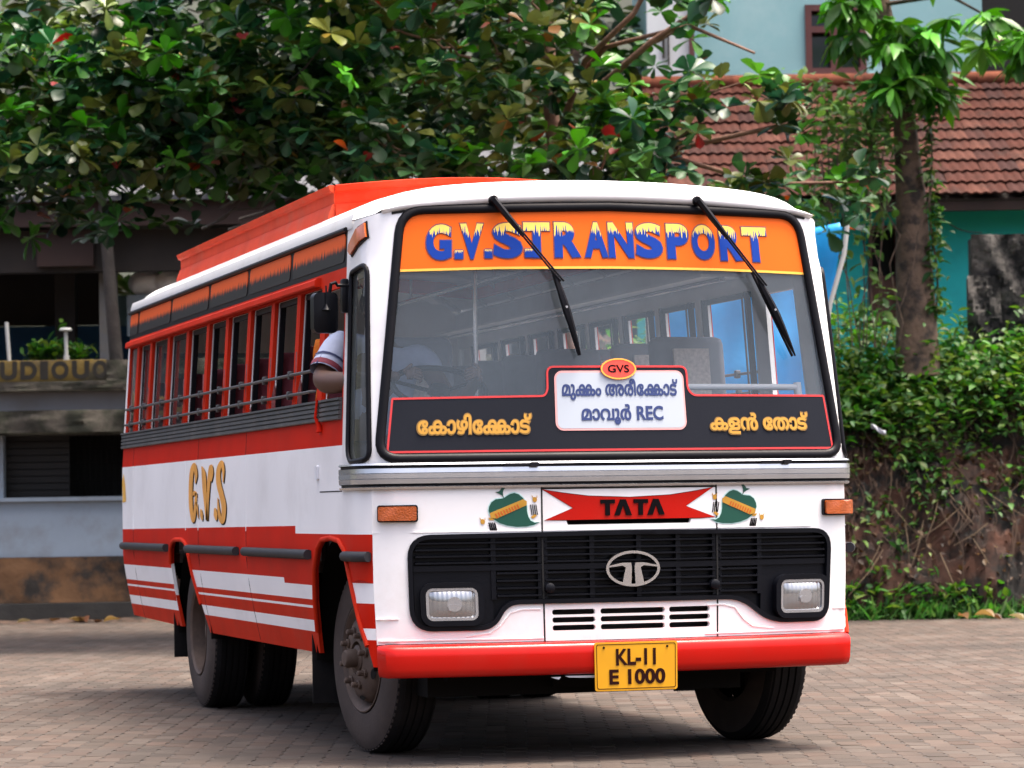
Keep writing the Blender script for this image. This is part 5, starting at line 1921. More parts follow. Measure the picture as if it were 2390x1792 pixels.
# shirt: a slightly wider trunk and two short sleeves
S = [((BX, .98, 1.48), (.165, .135)), ((BX, .98, 1.68), (.155, .125)), ((BX, .96, 1.88), (.175, .125)), ((BX, .945, 2.05), (.10, .09)),
     ((-1.05, .905, 2.065), .085), ((-1.13, .865, 2.04), .084), ((-1.17, .84, 2.015), .080),
     ((BX + .21, .93, 2.025), .085), ((BX + .28, .86, 1.90), .075)]
skinned('shirt', S, [(0, 1), (1, 2), (2, 3), (2, 4), (4, 5), (5, 6), (2, 7), (7, 8)], SHIRT, drv)
g = G()
# the sleeve that hangs over the sill, with its hem bands
a = Vector((-1.145, .855, 2.115)); b_ = Vector((-1.262, .765, 1.918))
pts = [a.lerp(b_, t) for t in np.linspace(0, 1, 7)]
g.tube(pts, [.035, .062, .074, .079, .081, .083, .084], 16, cap=False)
slv = g.build('sleeve', SHIRT, drv, 60)
d = (b_ - a).normalized()
for o0, w_, mt in ((-.075, .012, NVY), (-.035, .030, HEM)):
    g = G()
    p = b_ + d * o0
    g.tube([p, p + d * w_], .0862, 16, cap=False)
    g.build('sleeve_band', mt, slv, 60)
g = G()
g.tube([a + d * t + Vector((-.052 - .03 * t / .2, -.055 - .01 * t / .2, .0)) for t in np.linspace(.03, .19, 6)], .006, 6)
g.build('sleeve_piping', NVY, slv, 60)
g = G()
hd = Vector((BX - .02, .89, 2.275))
g.lathe([(.001, .125), (.045, .118), (.082, .085), (.098, .03), (.096, -.03), (.080, -.07)], Matrix.Translation(hd + Vector((0, .018, 0))) @ Matrix.Rotation(R(-14), 4, 'X'), 20)
g.build('hair', HAIR, drv, 60)
g = G()
for sg in (-1, 1):
    g.lathe([(.0, .012), (.010, .006), (.012, 0)], Matrix.Translation(hd + Vector((sg * .032, -.098, -.005))) @ Matrix.Rotation(R(90), 4, 'X'), 10)
g.build('eye', HAIR, drv, 60)
g = G()
g.tube([hd + Vector((0, -.098, .01)), hd + Vector((0, -.118, -.025)), hd + Vector((0, -.104, -.035))], [.008, .014, .010], 8)
for sg in (-1, 1):
    g.lathe([(.0, .01), (.018, .006), (.028, 0), (.02, -.006)], Matrix.Translation(hd + Vector((sg * .083, .005, -.02))) @ Matrix.Rotation(R(90), 4, 'Y') @ Matrix.Scale(1.5, 4, (1, 0, 0)), 12)
g.build('face_detail', SKIN, drv, 60)
# hands on the wheel
for hx, hy, hz, sg in ((-.955, .365, 1.885, 1), (-.555, .43, 1.89, -1)):
    Jh = [((hx, hy, hz), .026), ((hx + sg * .03, hy - .03, hz + .01), (.030, .018))]
    Eh = [(0, 1)]
    for k in range(4):
        i = len(Jh)
        off = -.024 + .016 * k
        L = .030 + .004 * (1.5 - abs(k - 1.5))
        Jh += [((hx + sg * .045, hy - .045 + off * .3, hz + off + .012), .0095), ((hx + sg * (.045 + L), hy - .045 + off * .3, hz + off), .0085), ((hx + sg * (.042 + L), hy - .018, hz + off - .008), .0075)]
        Eh += [(1, i), (i, i + 1), (i + 1, i + 2)]
    i = len(Jh)
    Jh += [((hx + sg * .012, hy - .035, hz + .040), .0105), ((hx + sg * .035, hy - .03, hz + .058), .009)]
    Eh += [(0, i), (i, i + 1)]
    skinned('hand', Jh, Eh, SKIN, drv, 0, 1)
g = G()
skinned('trousers', [(j[0], (r[0] + .012, r[1] + .012) if isinstance(r := j[1], tuple) else r + .012) for j in (J[0], J[19], J[20], J[21], J[22], J[23], J[24], J[25], J[26])], [(0, 1), (1, 2), (2, 3), (3, 4), (0, 5), (5, 6), (6, 7), (7, 8)], TRS, drv)

# orange cloth over the seat edge behind the driver, and the folded cloth on the dashboard
g = G()
vs = []; fs = []
for i in range(9):
    t = i / 8
    for k in range(9):
        s = k / 8
        vs.append((-1.205 + .02 * math.sin(s * 9 + i) * .4 + .16 * s * (1 - s), 1.07 + .17 * s + .02 * math.sin(t * 6), 2.12 - .33 * t - .03 * (s - .5) ** 2))
for i in range(8):
    for k in range(8):
        fs.append((i * 9 + k, i * 9 + k + 1, (i + 1) * 9 + k + 1, (i + 1) * 9 + k))
g.add(vs, fs)
cl = g.build('orange_cloth', M('orange_cloth', (.70, .19, .012), .75, var=.15, vscale=14, bump=.3, bscale=18, trans=.25))
tag(cl, 'orange cloth hung inside the bus just behind the driver\'s window', 'cloth')
sol = cl.modifiers.new('thickness', 'SOLIDIFY'); sol.thickness = .008
g = G()
g.box((-.80, .22, 1.715), (.36, .16, .05), Matrix.Rotation(R(6), 3, 'Y') @ Matrix.Rotation(R(8), 3, 'Z'), 0, .02)
g.box((-.74, .20, 1.752), (.26, .13, .035), Matrix.Rotation(R(-5), 3, 'Z'), 0, .015)
cl = g.build('folded_cloth', M('cyan_cloth', (.10, .42, .55), .8, var=.2, vscale=15, bump=.3, bscale=20))
tag(cl, 'folded light blue cloth lying on the dashboard behind the windshield', 'cloth')
# ================================================================== TREES AND PLANTS
LEAF = M('broad_leaf', (.05, .1, .02), .38, var=.18, vscale=9, attr='leafcol', trans=.18, spec=.30)
SOFT = M('soft_leaf', (.05, .1, .02), .5, var=.2, vscale=6, attr='leafcol', trans=.3, spec=.35)
BARK = M('bark', (.135, .088, .060), .95, var=.35, vscale=6, bump=.9, bscale=18, c2=(.035, .027, .022), c2_scale=5)
BARKG = M('grey_bark', (.06, .054, .048), .95, var=.35, vscale=6, bump=.7, bscale=20, c2=(.06, .05, .045), c2_scale=4)
BARKR = M('reddish_bark', (.17, .09, .06), .9, var=.35, vscale=8, bump=.7, bscale=20)

LK = .74      # lowers every leaf colour against the exposure and deepens the shaded gaps
def leaf_template(kind):
    """(verts, tris): a leaf along +y of unit length, folded along the midrib and drooping"""
    if kind == 'obovate':
        st = [(0, .03), (.22, .13), (.5, .27), (.75, .33), (.92, .22)]
    elif kind == 'lance':
        st = [(0, .02), (.2, .11), (.45, .15), (.7, .11), (.9, .04)]
    elif kind == 'blade':
        st = [(0, .05), (.4, .06), (.75, .04)]
    else:
        st = [(0, .05), (.2, .24), (.45, .28), (.7, .18), (.9, .06)]
    vs = []; fs = []
    for y, w in st:
        zc = -.16 * y * y
        fold = .35 * w
        vs += [(-w, y, zc + fold), (0, y, zc), (w, y, zc + fold)]
    vs.append((0, 1.0, -.17))
    n = len(st)
    for i in range(n - 1):
        a = 3 * i
        fs += [(a, a + 1, a + 4), (a, a + 4, a + 3), (a + 1, a + 2, a + 5), (a + 1, a + 5, a + 4)]
    a = 3 * (n - 1); t = len(vs) - 1
    fs += [(a, a + 1, t), (a + 1, a + 2, t)]
    return np.array(vs), np.array(fs)

def frames(dirs, roll):
    """rotation matrices taking +y to dirs, leaf face roughly upwards"""
    y = dirs / np.linalg.norm(dirs, axis=1, keepdims=True)
    upv = np.tile(np.array([0, 0, 1.]), (len(y), 1)) + roll
    x = np.cross(y, upv); x /= np.linalg.norm(x, axis=1, keepdims=True) + 1e-9
    z = np.cross(x, y)
    return np.stack([x, y, z], axis=2)

def leaves_mesh(name, pos, rot, size, colr, kind, mat, parent=None, wid=1.0):
    tv, tf = leaf_template(kind)
    tv = tv * np.array([wid, 1, 1])
    n = len(pos); k = len(tv)
    V = np.einsum('nij,kj->nki', rot, tv) * size[:, None, None] + pos[:, None, :]
    F = (tf[None] + (np.arange(n) * k)[:, None, None]).reshape(-1, 3)
    me = bpy.data.meshes.new(name)
    V = V.reshape(-1, 3)
    me.vertices.add(len(V)); me.vertices.foreach_set('co', V.astype(np.float32).ravel())
    me.loops.add(len(F) * 3); me.loops.foreach_set('vertex_index', F.astype(np.int32).ravel())
    me.polygons.add(len(F)); me.polygons.foreach_set('loop_start', np.arange(0, len(F) * 3, 3, dtype=np.int32))
    me.polygons.foreach_set('use_smooth', np.ones(len(F), bool))
    a = me.attributes.new('leafcol', 'FLOAT_COLOR', 'POINT')
    C4 = np.concatenate([np.repeat(colr * LK, k, axis=0), np.ones((n * k, 1))], axis=1)
    a.data.foreach_set('color', C4.astype(np.float32).ravel())
    me.materials.append(mat)
    me.update(calc_edges=True)
    return obj(name, me, parent)

def to_world(P):
    M3 = np.array(YARD)
    return P @ M3[:3, :3].T + M3[:3, 3]
YR = np.array(YARD)[:3, :3]

ALMOND = np.array([(.028, .105, .016), (.040, .135, .018), (.016, .070, .022), (.062, .165, .022), (.105, .150, .038), (.040, .190, .012), (.120, .155, .030), (.010, .045, .022), (.014, .060, .026), (.03, .10, .03)])  # bright and dark greens also carry sunlit rosettes and shaded gaps
ODD = np.array([(.35, .07, .02), (.30, .03, .03), (.32, .22, .03), (.22, .10, .03)])

def rosettes(centres, axis_tilt, n_per, lsize, cols, odd_p=.03, droop=False):
    """leaf rosettes at branch tips (yard coordinates)"""
    pos = []; dirs = []; size = []; colr = []
    for c in centres:
        k = rng.integers(n_per[0], n_per[1])
        ax = np.array([0, 0, 1.]) + rng.normal(0, axis_tilt, 3)
        ax /= np.linalg.norm(ax)
        e1 = np.cross(ax, [1, .3, .2]); e1 /= np.linalg.norm(e1); e2 = np.cross(ax, e1)
        base = cols[rng.integers(len(cols))] * rng.choice([.55, .8, 1.0, 1.2, 1.75])  # tone steps paint bright highlights and dark gaps into the rosettes
        ph = rng.uniform(0, 6.28)
        for j in range(k):
            a = ph + j * 2.4 + rng.normal(0, .2)
            el = rng.uniform(-1.25, .15) if droop else rng.uniform(-.45, .75)
            d = (e1 * math.cos(a) + e2 * math.sin(a)) * math.cos(el) + ax * math.sin(el)
            pos.append(c + d * .015); dirs.append(d)
            size.append(lsize * rng.uniform(.65, 1.2))
            if rng.random() < odd_p:
                colr.append(ODD[rng.integers(len(ODD))])
            else:
                colr.append(base * rng.uniform(.72, 1.3))
    return np.array(pos), np.array(dirs), np.array(size), np.array(colr)

def branch_pts(a, b, sag=.2, n=7, wob=.05):
    a = np.array(a, float); b = np.array(b, float)
    out = []
    for t in np.linspace(0, 1, n):
        p = a + (b - a) * t
        p[2] += sag * math.sin(math.pi * t)
        p += rng.normal(0, wob, 3) * math.sin(math.pi * t)
        out.append(tuple(p))
    return out

def plant_tree(name, label, cat, base, trunk, trunk_r, bark, boxes, n_per, lsize, cols, kind, mat, odd_p, n_obj, tilt=.45, group=None, wid=1., limbs=None, droop=False):
    """trunk and limbs, then rosettes of single leaves through the crown volume; the nearest leaves are parts"""
    t = yempty(name, *base)
    tag(t, label, cat, group)
    g = G(YARD)
    g.tube(trunk, trunk_r, 12)
    g.build('trunk', bark, t, 60)
    cen = []
    limb_g = G(YARD)
    for (u0, u1, v0, v1, z0, z1, n, tier) in boxes:
        C = np.stack([rng.uniform(u0, u1, n), rng.uniform(v0, v1, n), rng.uniform(z0, z1, n)], 1)
        if tier:
            k = np.round((C[:, 2] - z0) / tier)
            C[:, 2] = z0 + k * tier + rng.normal(0, tier * .22, n) - .05 * np.abs(rng.normal(0, 1, n))
        cen.append(C)
        for j in range(0, n, 9):
            q = C[j]
            if q[2] < 4.7 and q[0] < -2.5: continue
            near_ = min(trunk, key=lambda p: abs(p[2] - (q[2] - .2)))
            mid = C[rng.integers(n)]
            limb_g.tube(branch_pts(q - np.array([0, 0, .03]), q + (np.array(near_) - q) * rng.uniform(.15, .4) + np.array([0, 0, -.08]), -.05, 5, .04), [.006, .008, .010, .013, .016], 5)
    for l in (limbs or []):
        limb_g.tube([p[:3] for p in l], [p[3] for p in l], 8)
    limb_g.build_each('limb', bark, t, 60)
    C = np.concatenate(cen)
    pos, dirs, size, colr = rosettes(C, tilt, n_per, lsize, cols, odd_p, droop)
    rot = frames(dirs, rng.normal(0, .35, dirs.shape))
    # nearest leaves inside the picture become single parts
    zc = (pos[:, 2] - 1.23) / pos[:, 1]
    vis = (np.abs(pos[:, 0] / pos[:, 1]) < .168) & (zc < .165) & (zc > .07)
    idx = np.where(vis)[0]
    idx = idx[np.argsort(pos[idx, 1])][:n_obj]
    mask = np.ones(len(pos), bool); mask[idx] = False
    fol = leaves_mesh('foliage', to_world(pos[mask]), YR @ rot[mask], size[mask], colr[mask], kind, mat, t, wid)
    tag(fol, kind='stuff')
    # leaf meshes shared by tint
    key = np.round(colr[idx] * 28)
    cache = {}
    tv, tf = leaf_template(kind)
    tv = tv * np.array([wid, 1, 1])
    inv = t.matrix_basis.inverted()
    for i in idx:
        kk = tuple(np.round(colr[i] * 40).astype(int))
        if kk not in cache:
            me = bpy.data.meshes.new('leaf')
            me.from_pydata([tuple(v) for v in tv], [], [tuple(f) for f in tf])
            at = me.attributes.new('leafcol', 'FLOAT_COLOR', 'POINT')
            at.data.foreach_set('color', np.tile(np.append(colr[i] * LK, 1), len(tv)).astype(np.float32))
            me.materials.append(mat)
            me.polygons.foreach_set('use_smooth', [True] * len(tf))
            cache[kk] = me
        o = bpy.data.objects.new('leaf', cache[kk]); col.objects.link(o)
        o.parent = t
        m4 = np.eye(4); m4[:3, :3] = (YR @ rot[i]) * size[i]; m4[:3, 3] = to_world(pos[i][None])[0]
        o.matrix_parent_inverse = inv
        o.matrix_basis = Matrix(m4.tolist())
    return t

# ---- broad-leaved almond trees behind the bus
plant_tree('broadleaf_tree', 'broad-leaved tree with slender grey trunk rising behind the lettered shop parapet', 'tree',
           (-4.5, 35.6, 2.4), [(-4.50, 35.7, 2.42), (-4.54, 35.6, 2.9), (-4.60, 35.5, 3.9), (-4.66, 35.4, 5.0), (-4.72, 35.3, 6.2), (-4.75, 35.3, 7.6)], [.085, .08, .072, .065, .058, .05], BARKG,
           [(-5.6, -2.7, 27.5, 32.0, 4.62, 5.85, 430, .40), (-2.9, -1.1, 27.5, 32.0, 4.62, 6.9, 400, .40), (-5.4, -3.5, 27.5, 30, 4.08, 4.75, 135, .3), (-3.7, -1.2, 28, 31, 4.45, 5.0, 230, .25), (-3.7, -2.4, 28, 29.5, 5.0, 5.45, 46, .2), (-4.3, -3.0, 29.5, 31.5, 4.0, 4.5, 10, 0), (-2.9, -1.3, 28, 32, 6.9, 8.6, 110, .5)],  # last box: unseen crown above the frame, added to shade the leaves below
           (7, 11), .19, ALMOND, 'obovate', LEAF, .010, 300, group='broad-leaved trees behind the bus',
           limbs=[[(-4.66, 35.4, 5.0, .05), (-3.4, 31.5, 4.75, .04), (-2.0, 30, 4.55, .03), (-.9, 29.5, 4.62, .02)], [(-4.68, 35.4, 5.3, .04), (-4.9, 31, 5.1, .03), (-5.5, 29, 5.0, .02)]])
plant_tree('broadleaf_tree', 'broad-leaved tree with reddish leaning trunk whose branch reaches over the tiled roof', 'tree',
           (.5, 30.6, 0), [(.62, 30.8, 0), (.58, 30.7, 2.2), (.50, 30.5, 4.2), (.42, 30.4, 5.2), (.38, 30.4, 7.2)], [.11, .10, .085, .075, .06], BARKR,
           [(-1.6, .9, 27, 31.5, 4.32, 6.9, 420, .40), (.6, 1.7, 27.5, 30, 4.55, 5.25, 46, .26), (1.6, 2.75, 27.8, 29.2, 4.72, 5.12, 26, .2), (1.3, 2.0, 28.5, 30, 5.45, 6.2, 12, .3), (2.0, 3.35, 28, 29.6, 3.95, 4.32, 36, .2), (-1.5, 1.6, 27, 29.5, 4.12, 4.6, 150, .25), (-1.8, 1.2, 27.5, 31, 6.9, 8.4, 150, .5)],  # final box is out-of-frame crown, put in to shade the lower foliage
           (7, 11), .19, ALMOND * np.array([1.15, 1.0, 1.0]), 'obovate', LEAF, .022, 300, group='broad-leaved trees behind the bus',
           limbs=[[(.50, 30.5, 4.6, .05), (.9, 29.5, 5.25, .035), (1.35, 28.8, 5.55, .03), (2.0, 28.6, 5.95, .022)], [(.50, 30.5, 4.9, .045), (.75, 29.6, 5.5, .03), (1.2, 29, 5.85, .025), (1.5, 29, 6.4, .02)], [(.45, 30.4, 5.2, .04), (.95, 29.4, 5.6, .025), (1.7, 28.8, 5.7, .02), (2.3, 28.6, 5.4, .012)],
                  [(.55, 30.5, 4.3, .05), (1.5, 29, 4.55, .03), (2.6, 28.7, 4.75, .02), (2.9, 28.6, 5.0, .01)], [(1.5, 29, 4.5, .025), (2.4, 28.8, 4.2, .018), (3.3, 28.7, 4.2, .01)]])
# ---- trees further back, sunlight and shade put into their leaf colours
for (u, v, h, r, n, lab) in ((-6.2, 41.5, 7.5, 2.6, 420, 'tree with sunlight put into its yellow-green leaves behind the left end of the shop roof'), (-2.4, 42.0, 8.2, 2.8, 520, 'leafy tree coloured dark as if shaded, rising behind the middle of the shop roof'), (.9, 41.0, 7.5, 1.7, 360, 'leafy tree coloured dark as if shaded, filling the gap between shop and tiled house'), (-10.5, 42, 8.0, 2.6, 260, 'leafy tree coloured dark as if shaded behind the far left of the shop, outside the frame'), (10.5, 42, 7.5, 2.6, 200, 'leafy tree coloured dark as if shaded behind the right end of the tiled house')):
    plant_tree('shade_tree', lab, 'tree', (u, v, 0), [(u, v, 0), (u + .1, v, 3), (u, v, h)], [.2, .15, .06], BARK,
               [(u - r, u + r, v - 1.3, v + 1.5, 4.2 if v > 41.2 else 2.5, h + 2.0, n, .5)], (7, 11), .30, (np.array([(.09, .15, .022), (.06, .13, .02), (.12, .15, .03)]) if -7 < u < -6 else ALMOND * .75), 'obovate', LEAF, .01, 0, .6, group='dark trees behind the buildings')

# ---- right: bark trunk with drooping glossy leaves and climbers
plant_tree('leafy_tree', 'tree with thick brown trunk and drooping bright green leaves before the tiled house', 'tree',
           (4.45, 34, 2.7), [(4.46, 34, 2.6), (4.45, 34, 3.5), (4.42, 34, 4.6), (4.37, 34, 5.4), (4.20, 34, 6.3), (4.06, 34, 7.0), (4.0, 34, 7.8)], [.25, .215, .165, .125, .115, .125, .12], BARK,
           [(4.05, 4.80, 33.0, 34.0, 5.62, 6.42, 46, 0), (3.55, 3.95, 33.2, 34.0, 6.25, 6.8, 14, 0), (4.95, 5.7, 32.2, 33.4, 5.75, 6.35, 18, 0), (3.4, 5.8, 33, 35, 7.0, 8.2, 40, 0)],
           (8, 13), .33, np.array([(.07, .26, .02), (.09, .30, .025), (.05, .20, .03), (.13, .34, .035)]), 'lance', LEAF, .0, 200, .30, wid=1.15, droop=True,
           limbs=[[(4.1, 34, 6.7, .03), (4.8, 33.4, 6.7, .018), (5.5, 33, 6.2, .008)], [(4.15, 34, 6.4, .03), (3.8, 33.6, 6.5, .015)]])

def scatter(name, label, pts, size, cols, kind, mat, wid=1., up_=.4, down=0., kindtag='stuff', cat=None, parent=None):
    n = len(pts)
    d = rng.normal(0, 1, (n, 3)); d[:, 2] = d[:, 2] * .5 + up_ - down; d[:, 1] -= .35
    rot = frames(d, rng.normal(0, .3, (n, 3)))
    c = cols[rng.integers(len(cols), size=n)] * rng.uniform(.7, 1.3, (n, 1))
    o = leaves_mesh(name, to_world(pts), YR @ rot, size * rng.uniform(.6, 1.35, n), c, kind, mat, parent, wid)
    tag(o, label, cat, None, kindtag)
    return o
WEED = np.array([(.050, .17, .02), (.07, .21, .028), (.03, .11, .02), (.11, .22, .03), (.04, .13, .03), (.13, .20, .04)])
# creepers covering the top of the bank, hanging down in strands
P = []
clumps = [(rng.uniform(1.6, 8.5), rng.uniform(33.35, 34.6), rng.uniform(.25, .55)) for _ in range(105)]
for u, v, r in clumps:
    n = int(170 * r / .4)
    q = rng.normal(0, 1, (n, 3)) * np.array([r, r * .7, r * .42])
    q += np.array([u, v, bank_h(u, min(v, 36)) + .12])
    P.append(q[q[:, 2] > 1.75 + .25 * math.sin(u * 2.3)])
P = np.concatenate(P)
scatter('creeper', None, P, .115, WEED, 'ovate', SOFT, .9, .3)
P = []
for _ in range(120):
    u = rng.uniform(2.6, 8); top = rng.uniform(33.0, 33.9); L = rng.uniform(.3, 1.4) * (1.0 if rng.random() < .12 else .4)
    n = int(30 * L)
    for k in range(n):
        v = top - L * .55 * k / n
        v = max(v, 32.5)
        P.append((u + rng.normal(0, .08) + .15 * math.sin(k * .2), v - .07 - abs(rng.normal(0, .04)), bank_h(u, v) + rng.normal(.02, .04)))
scatter('hanging_creeper', None, np.array(P), .10, WEED * .95, 'ovate', SOFT, .9, 0., .4)
P = []
for _ in range(150):
    u = rng.uniform(2.2, 8); v = rng.uniform(32.4, 33.6)
    c = np.array([u, v - .05, bank_h(u, v) + .02])
    for k in range(rng.integers(2, 7)):
        P.append(c + rng.normal(0, .06, 3))
scatter('bank_weed', None, np.array(P), .085, WEED * .8, 'ovate', SOFT, .8, .3)
# dry stems and roots on the bank
g = G(YARD)
for _ in range(40):
    u = rng.uniform(2.8, 8); v = rng.uniform(32.5, 33.8)
    z = bank_h(u, v)
    du = rng.normal(0, .3); L = rng.uniform(.3, .9)
    g.tube([(u, v - .06, z), (u + du * .4, v - .16 - L * .12, z - L * .28), (u + du, v - .12 - L * .3, z - L * .62)], [.006, .006, .004], 4)
o = g.build('dry_stem', M('dry_stem', (.09, .06, .032), .9, var=.3), None, 60); tag(o, kind='stuff')
n = 2600
u = rng.uniform(2.4, 8.5, n); v = rng.uniform(32.4, 34.0, n)
P = np.array([(a, b_ - .03, bank_h(a, b_) + .03) for a, b_ in zip(u, v)])
scatter('leaf_litter', None, P, .075, np.array([(.06, .03, .015), (.09, .045, .02), (.04, .022, .014), (.12, .07, .03), (.025, .016, .012)]), 'ovate', SOFT, 1.0, -.3, .5)
g = G(YARD)
for _ in range(160):
    u = rng.uniform(2.8, 8); v = rng.uniform(32.7, 34.0); z = bank_h(u, v)
    L = rng.uniform(.25, 1.0); w = rng.normal(0, .15)
    pts = []
    for t in np.linspace(0, 1, 6):
        vv_ = v - L * .5 * t
        pts.append((u + w * t + .05 * math.sin(t * 6 + u), vv_ - .05, bank_h(u, max(vv_, 32.4)) + .03))
    g.tube(pts, [.009, .008, .007, .006, .005, .003], 4)
o = g.build('hanging_root', M('dark_root', (.045, .026, .015), .95, var=.3), None, 60); tag(o, kind='stuff')
# grass verge at the foot of the bank
n = 5200
P = np.stack([rng.uniform(1.2, 8.5, n), 32.35 - np.abs(rng.normal(0, .22, n)) + .25, np.zeros(n)], 1)
scatter('grass', None, P, .23, np.array([(.05, .16, .03), (.06, .19, .035), (.04, .12, .03), (.10, .19, .05)]), 'blade', SOFT, 1.0, 1.5)
n = 1500
P = np.stack([rng.uniform(1.2, 8.5, n), 32.30 - np.abs(rng.normal(0, .16, n)) + .2, rng.uniform(.03, .34, n)], 1)
P = P[np.sin(P[:, 0] * 2.1) + np.sin(P[:, 0] * 5.3 + 1) > -.9]
scatter('verge_weed', None, P, .13, WEED, 'lance', SOFT, 1.6, .5)
# climber on the trunk and the soft light-green thicket before the roof
P = []
for k in range(260):
    z = rng.uniform(3.3, 5.6); a = rng.uniform(-.1, 1.0)
    P.append((4.44 + (.22 if z < 4.4 else .17) * math.cos(a) + abs(rng.normal(0, .05)), 34 - .2 * math.sin(abs(a)) - .05, z))
tc = yempty('trunk_climber', 4.6, 33.9, 3.3); tag(tc, 'dark green climber running up the right side of the brown trunk', 'climber')
scatter('foliage', None, np.array(P), .12, WEED * .8, 'ovate', SOFT, .9, 0, .3, 'stuff', None, tc)
g = G(YARD); g.tube([(4.66 - .05 * k * .1 + .03 * math.sin(k), 33.88, 3.3 + .23 * k) for k in range(11)], .012, 5); g.build('stem', BARK, tc, 60)
P = []
for _ in range(44):
    c = np.array([rng.uniform(3.25, 4.3), rng.uniform(33.2, 34.2), rng.uniform(4.45, 5.75)])
    for k in range(rng.integers(16, 34)):
        P.append(c + rng.normal(0, 1, 3) * np.array([.17, .12, .14]))
for _ in range(3):
    u = rng.uniform(3.3, 4.1)
    for k in range(50):
        P.append((u + .1 * math.sin(k * .3) + rng.normal(0, .04), 33.6, 3.1 + 2.4 * k / 50))
o = scatter('climbing_vine', 'light green feathery vine hanging left of the brown trunk before roof tiles', np.array(P), .15, np.array([(.12, .26, .05), (.16, .30, .06), (.10, .22, .06), (.20, .31, .08)]), 'lance', SOFT, 1.5, 0, .2, None, 'vine')
g = G(YARD)
for _ in range(14):
    u = rng.uniform(3.3, 4.3)
    g.tube(branch_pts((u, 33.6, 2.9), (u + rng.normal(0, .3), 33.6, rng.uniform(4.6, 5.8)), .0, 7, .05), .008, 4)
g.build_each('vine_stem', BARK, o, 60)
# bush between house wall and bank
P = []
for _ in range(30):
    c = np.array([rng.uniform(3.2, 6.5), rng.uniform(34.2, 35.5), rng.uniform(2.8, 3.25)])
    for k in range(60):
        P.append(c + rng.normal(0, 1, 3) * np.array([.22, .2, .16]))
scatter('bush_cover', None, np.array(P), .12, WEED * 1.05, 'ovate', SOFT, .8, .3)
# plants on the shop parapet
for (u, lab, s) in ((-5.42, 'small dark plant at left on the shop parapet', .7), (-5.28, 'larger leafy green plant between the pipes on the shop parapet', 1.2), (-4.95, 'low leafy plant right of the capped pipe on the shop parapet', .8)):
    q = np.array([u, 35.45, 2.98]) + np.abs(rng.normal(0, 1, (90, 3))) * np.array([0, 0, .10 * s]) + rng.normal(0, 1, (90, 3)) * np.array([.10 * s, .06, .02])
    pp = yempty('potted_plant', u, 35.45, 2.97); tag(pp, lab, 'plant', 'plants on the shop parapet')
    scatter('foliage', None, q, .13, WEED, 'lance', SOFT, 1.5, .7, 0, 'stuff', None, pp)
    g = G(YARD)
    g.lathe([(0, -.22), (.06, -.22), (.085, -.01), (.075, 0), (0, -.01)], Matrix.Translation((u, 35.45, 2.97)), 14)
    g.build('pot', BRW, pp, 50)
# palm fronds in the gap at upper left
for (u, v, z, yaw_, lab) in ((-3.95, 35.0, 6.55, -.3, 'yellowing palm frond drooping in the gap at upper left'), (-5.3, 35.5, 6.6, .5, 'green palm frond at the left edge of the picture top')):
    P = []; D = []
    g = G(YARD)
    spine = [np.array([u - .9 + 1.6 * t, v, z + .5 * t - .75 * t * t]) for t in np.linspace(0, 1, 16)]
    g.tube([tuple(p) for p in spine], .014, 6)
    f = g.build('palm_frond', BARK, None, 60); tag(f, lab, 'palm frond')
    for p in spine:
        for sg in (-1, 1):
            for q in range(3):
                P.append(p + rng.normal(0, .02, 3)); D.append((.35 + rng.normal(0, .1), sg * .5, -.8 + rng.normal(0, .1)))
    P = np.array(P); D = np.array(D)
    c = np.tile(np.array((.30, .24, .04) if yaw_ < 0 else (.10, .17, .04)), (len(P), 1)) * rng.uniform(.7, 1.3, (len(P), 1))
    leaves_mesh('leaflet', to_world(P), YR @ frames(D, rng.normal(0, .2, D.shape)), rng.uniform(.35, .5, len(P)), c, 'lance', SOFT, f, .35)

# ---- litter and fallen leaves along the wall and verge
DRY = [(.16, .085, .035), (.20, .13, .05), (.12, .05, .025), (.24, .19, .10), (.08, .04, .02)]
names = {0: 'dry brown', 1: 'pale tan', 2: 'dark rust', 3: 'straw coloured', 4: 'dark curled'}
spots = [(-5.25, 34.95, 0), (-5.02, 34.9, 1), (-4.9, 35.0, 2), (-4.72, 34.85, 4), (-4.55, 35.02, 0), (-4.42, 34.6, 1), (-5.45, 34.9, 3), (4.55, 31.9, 0), (4.72, 31.85, 1), (4.86, 31.95, 4), (5.05, 31.8, 3)]
LABS = ['brown dry leaf second from the left in the row fallen along the shop wall', 'pale tan dry leaf third from the left along the shop wall', 'rust red dry leaf in the middle of the litter along the shop wall', 'dark curled leaf fallen farthest from the wall foot near the litter', 'brown dry leaf fallen nearest the rear of the bus by the shop wall', 'pale tan leaf lying alone on the paving behind the rear of the bus', 'straw coloured leaf leftmost of those fallen along the shop wall',
        'brown dry leaf leftmost of four fallen along the grass verge', 'pale tan leaf second from the left on the edge of the grass verge', 'dark curled leaf third from the left on the edge of the grass verge', 'straw coloured leaf rightmost of four fallen along the grass verge']
tv, tf = leaf_template('obovate')
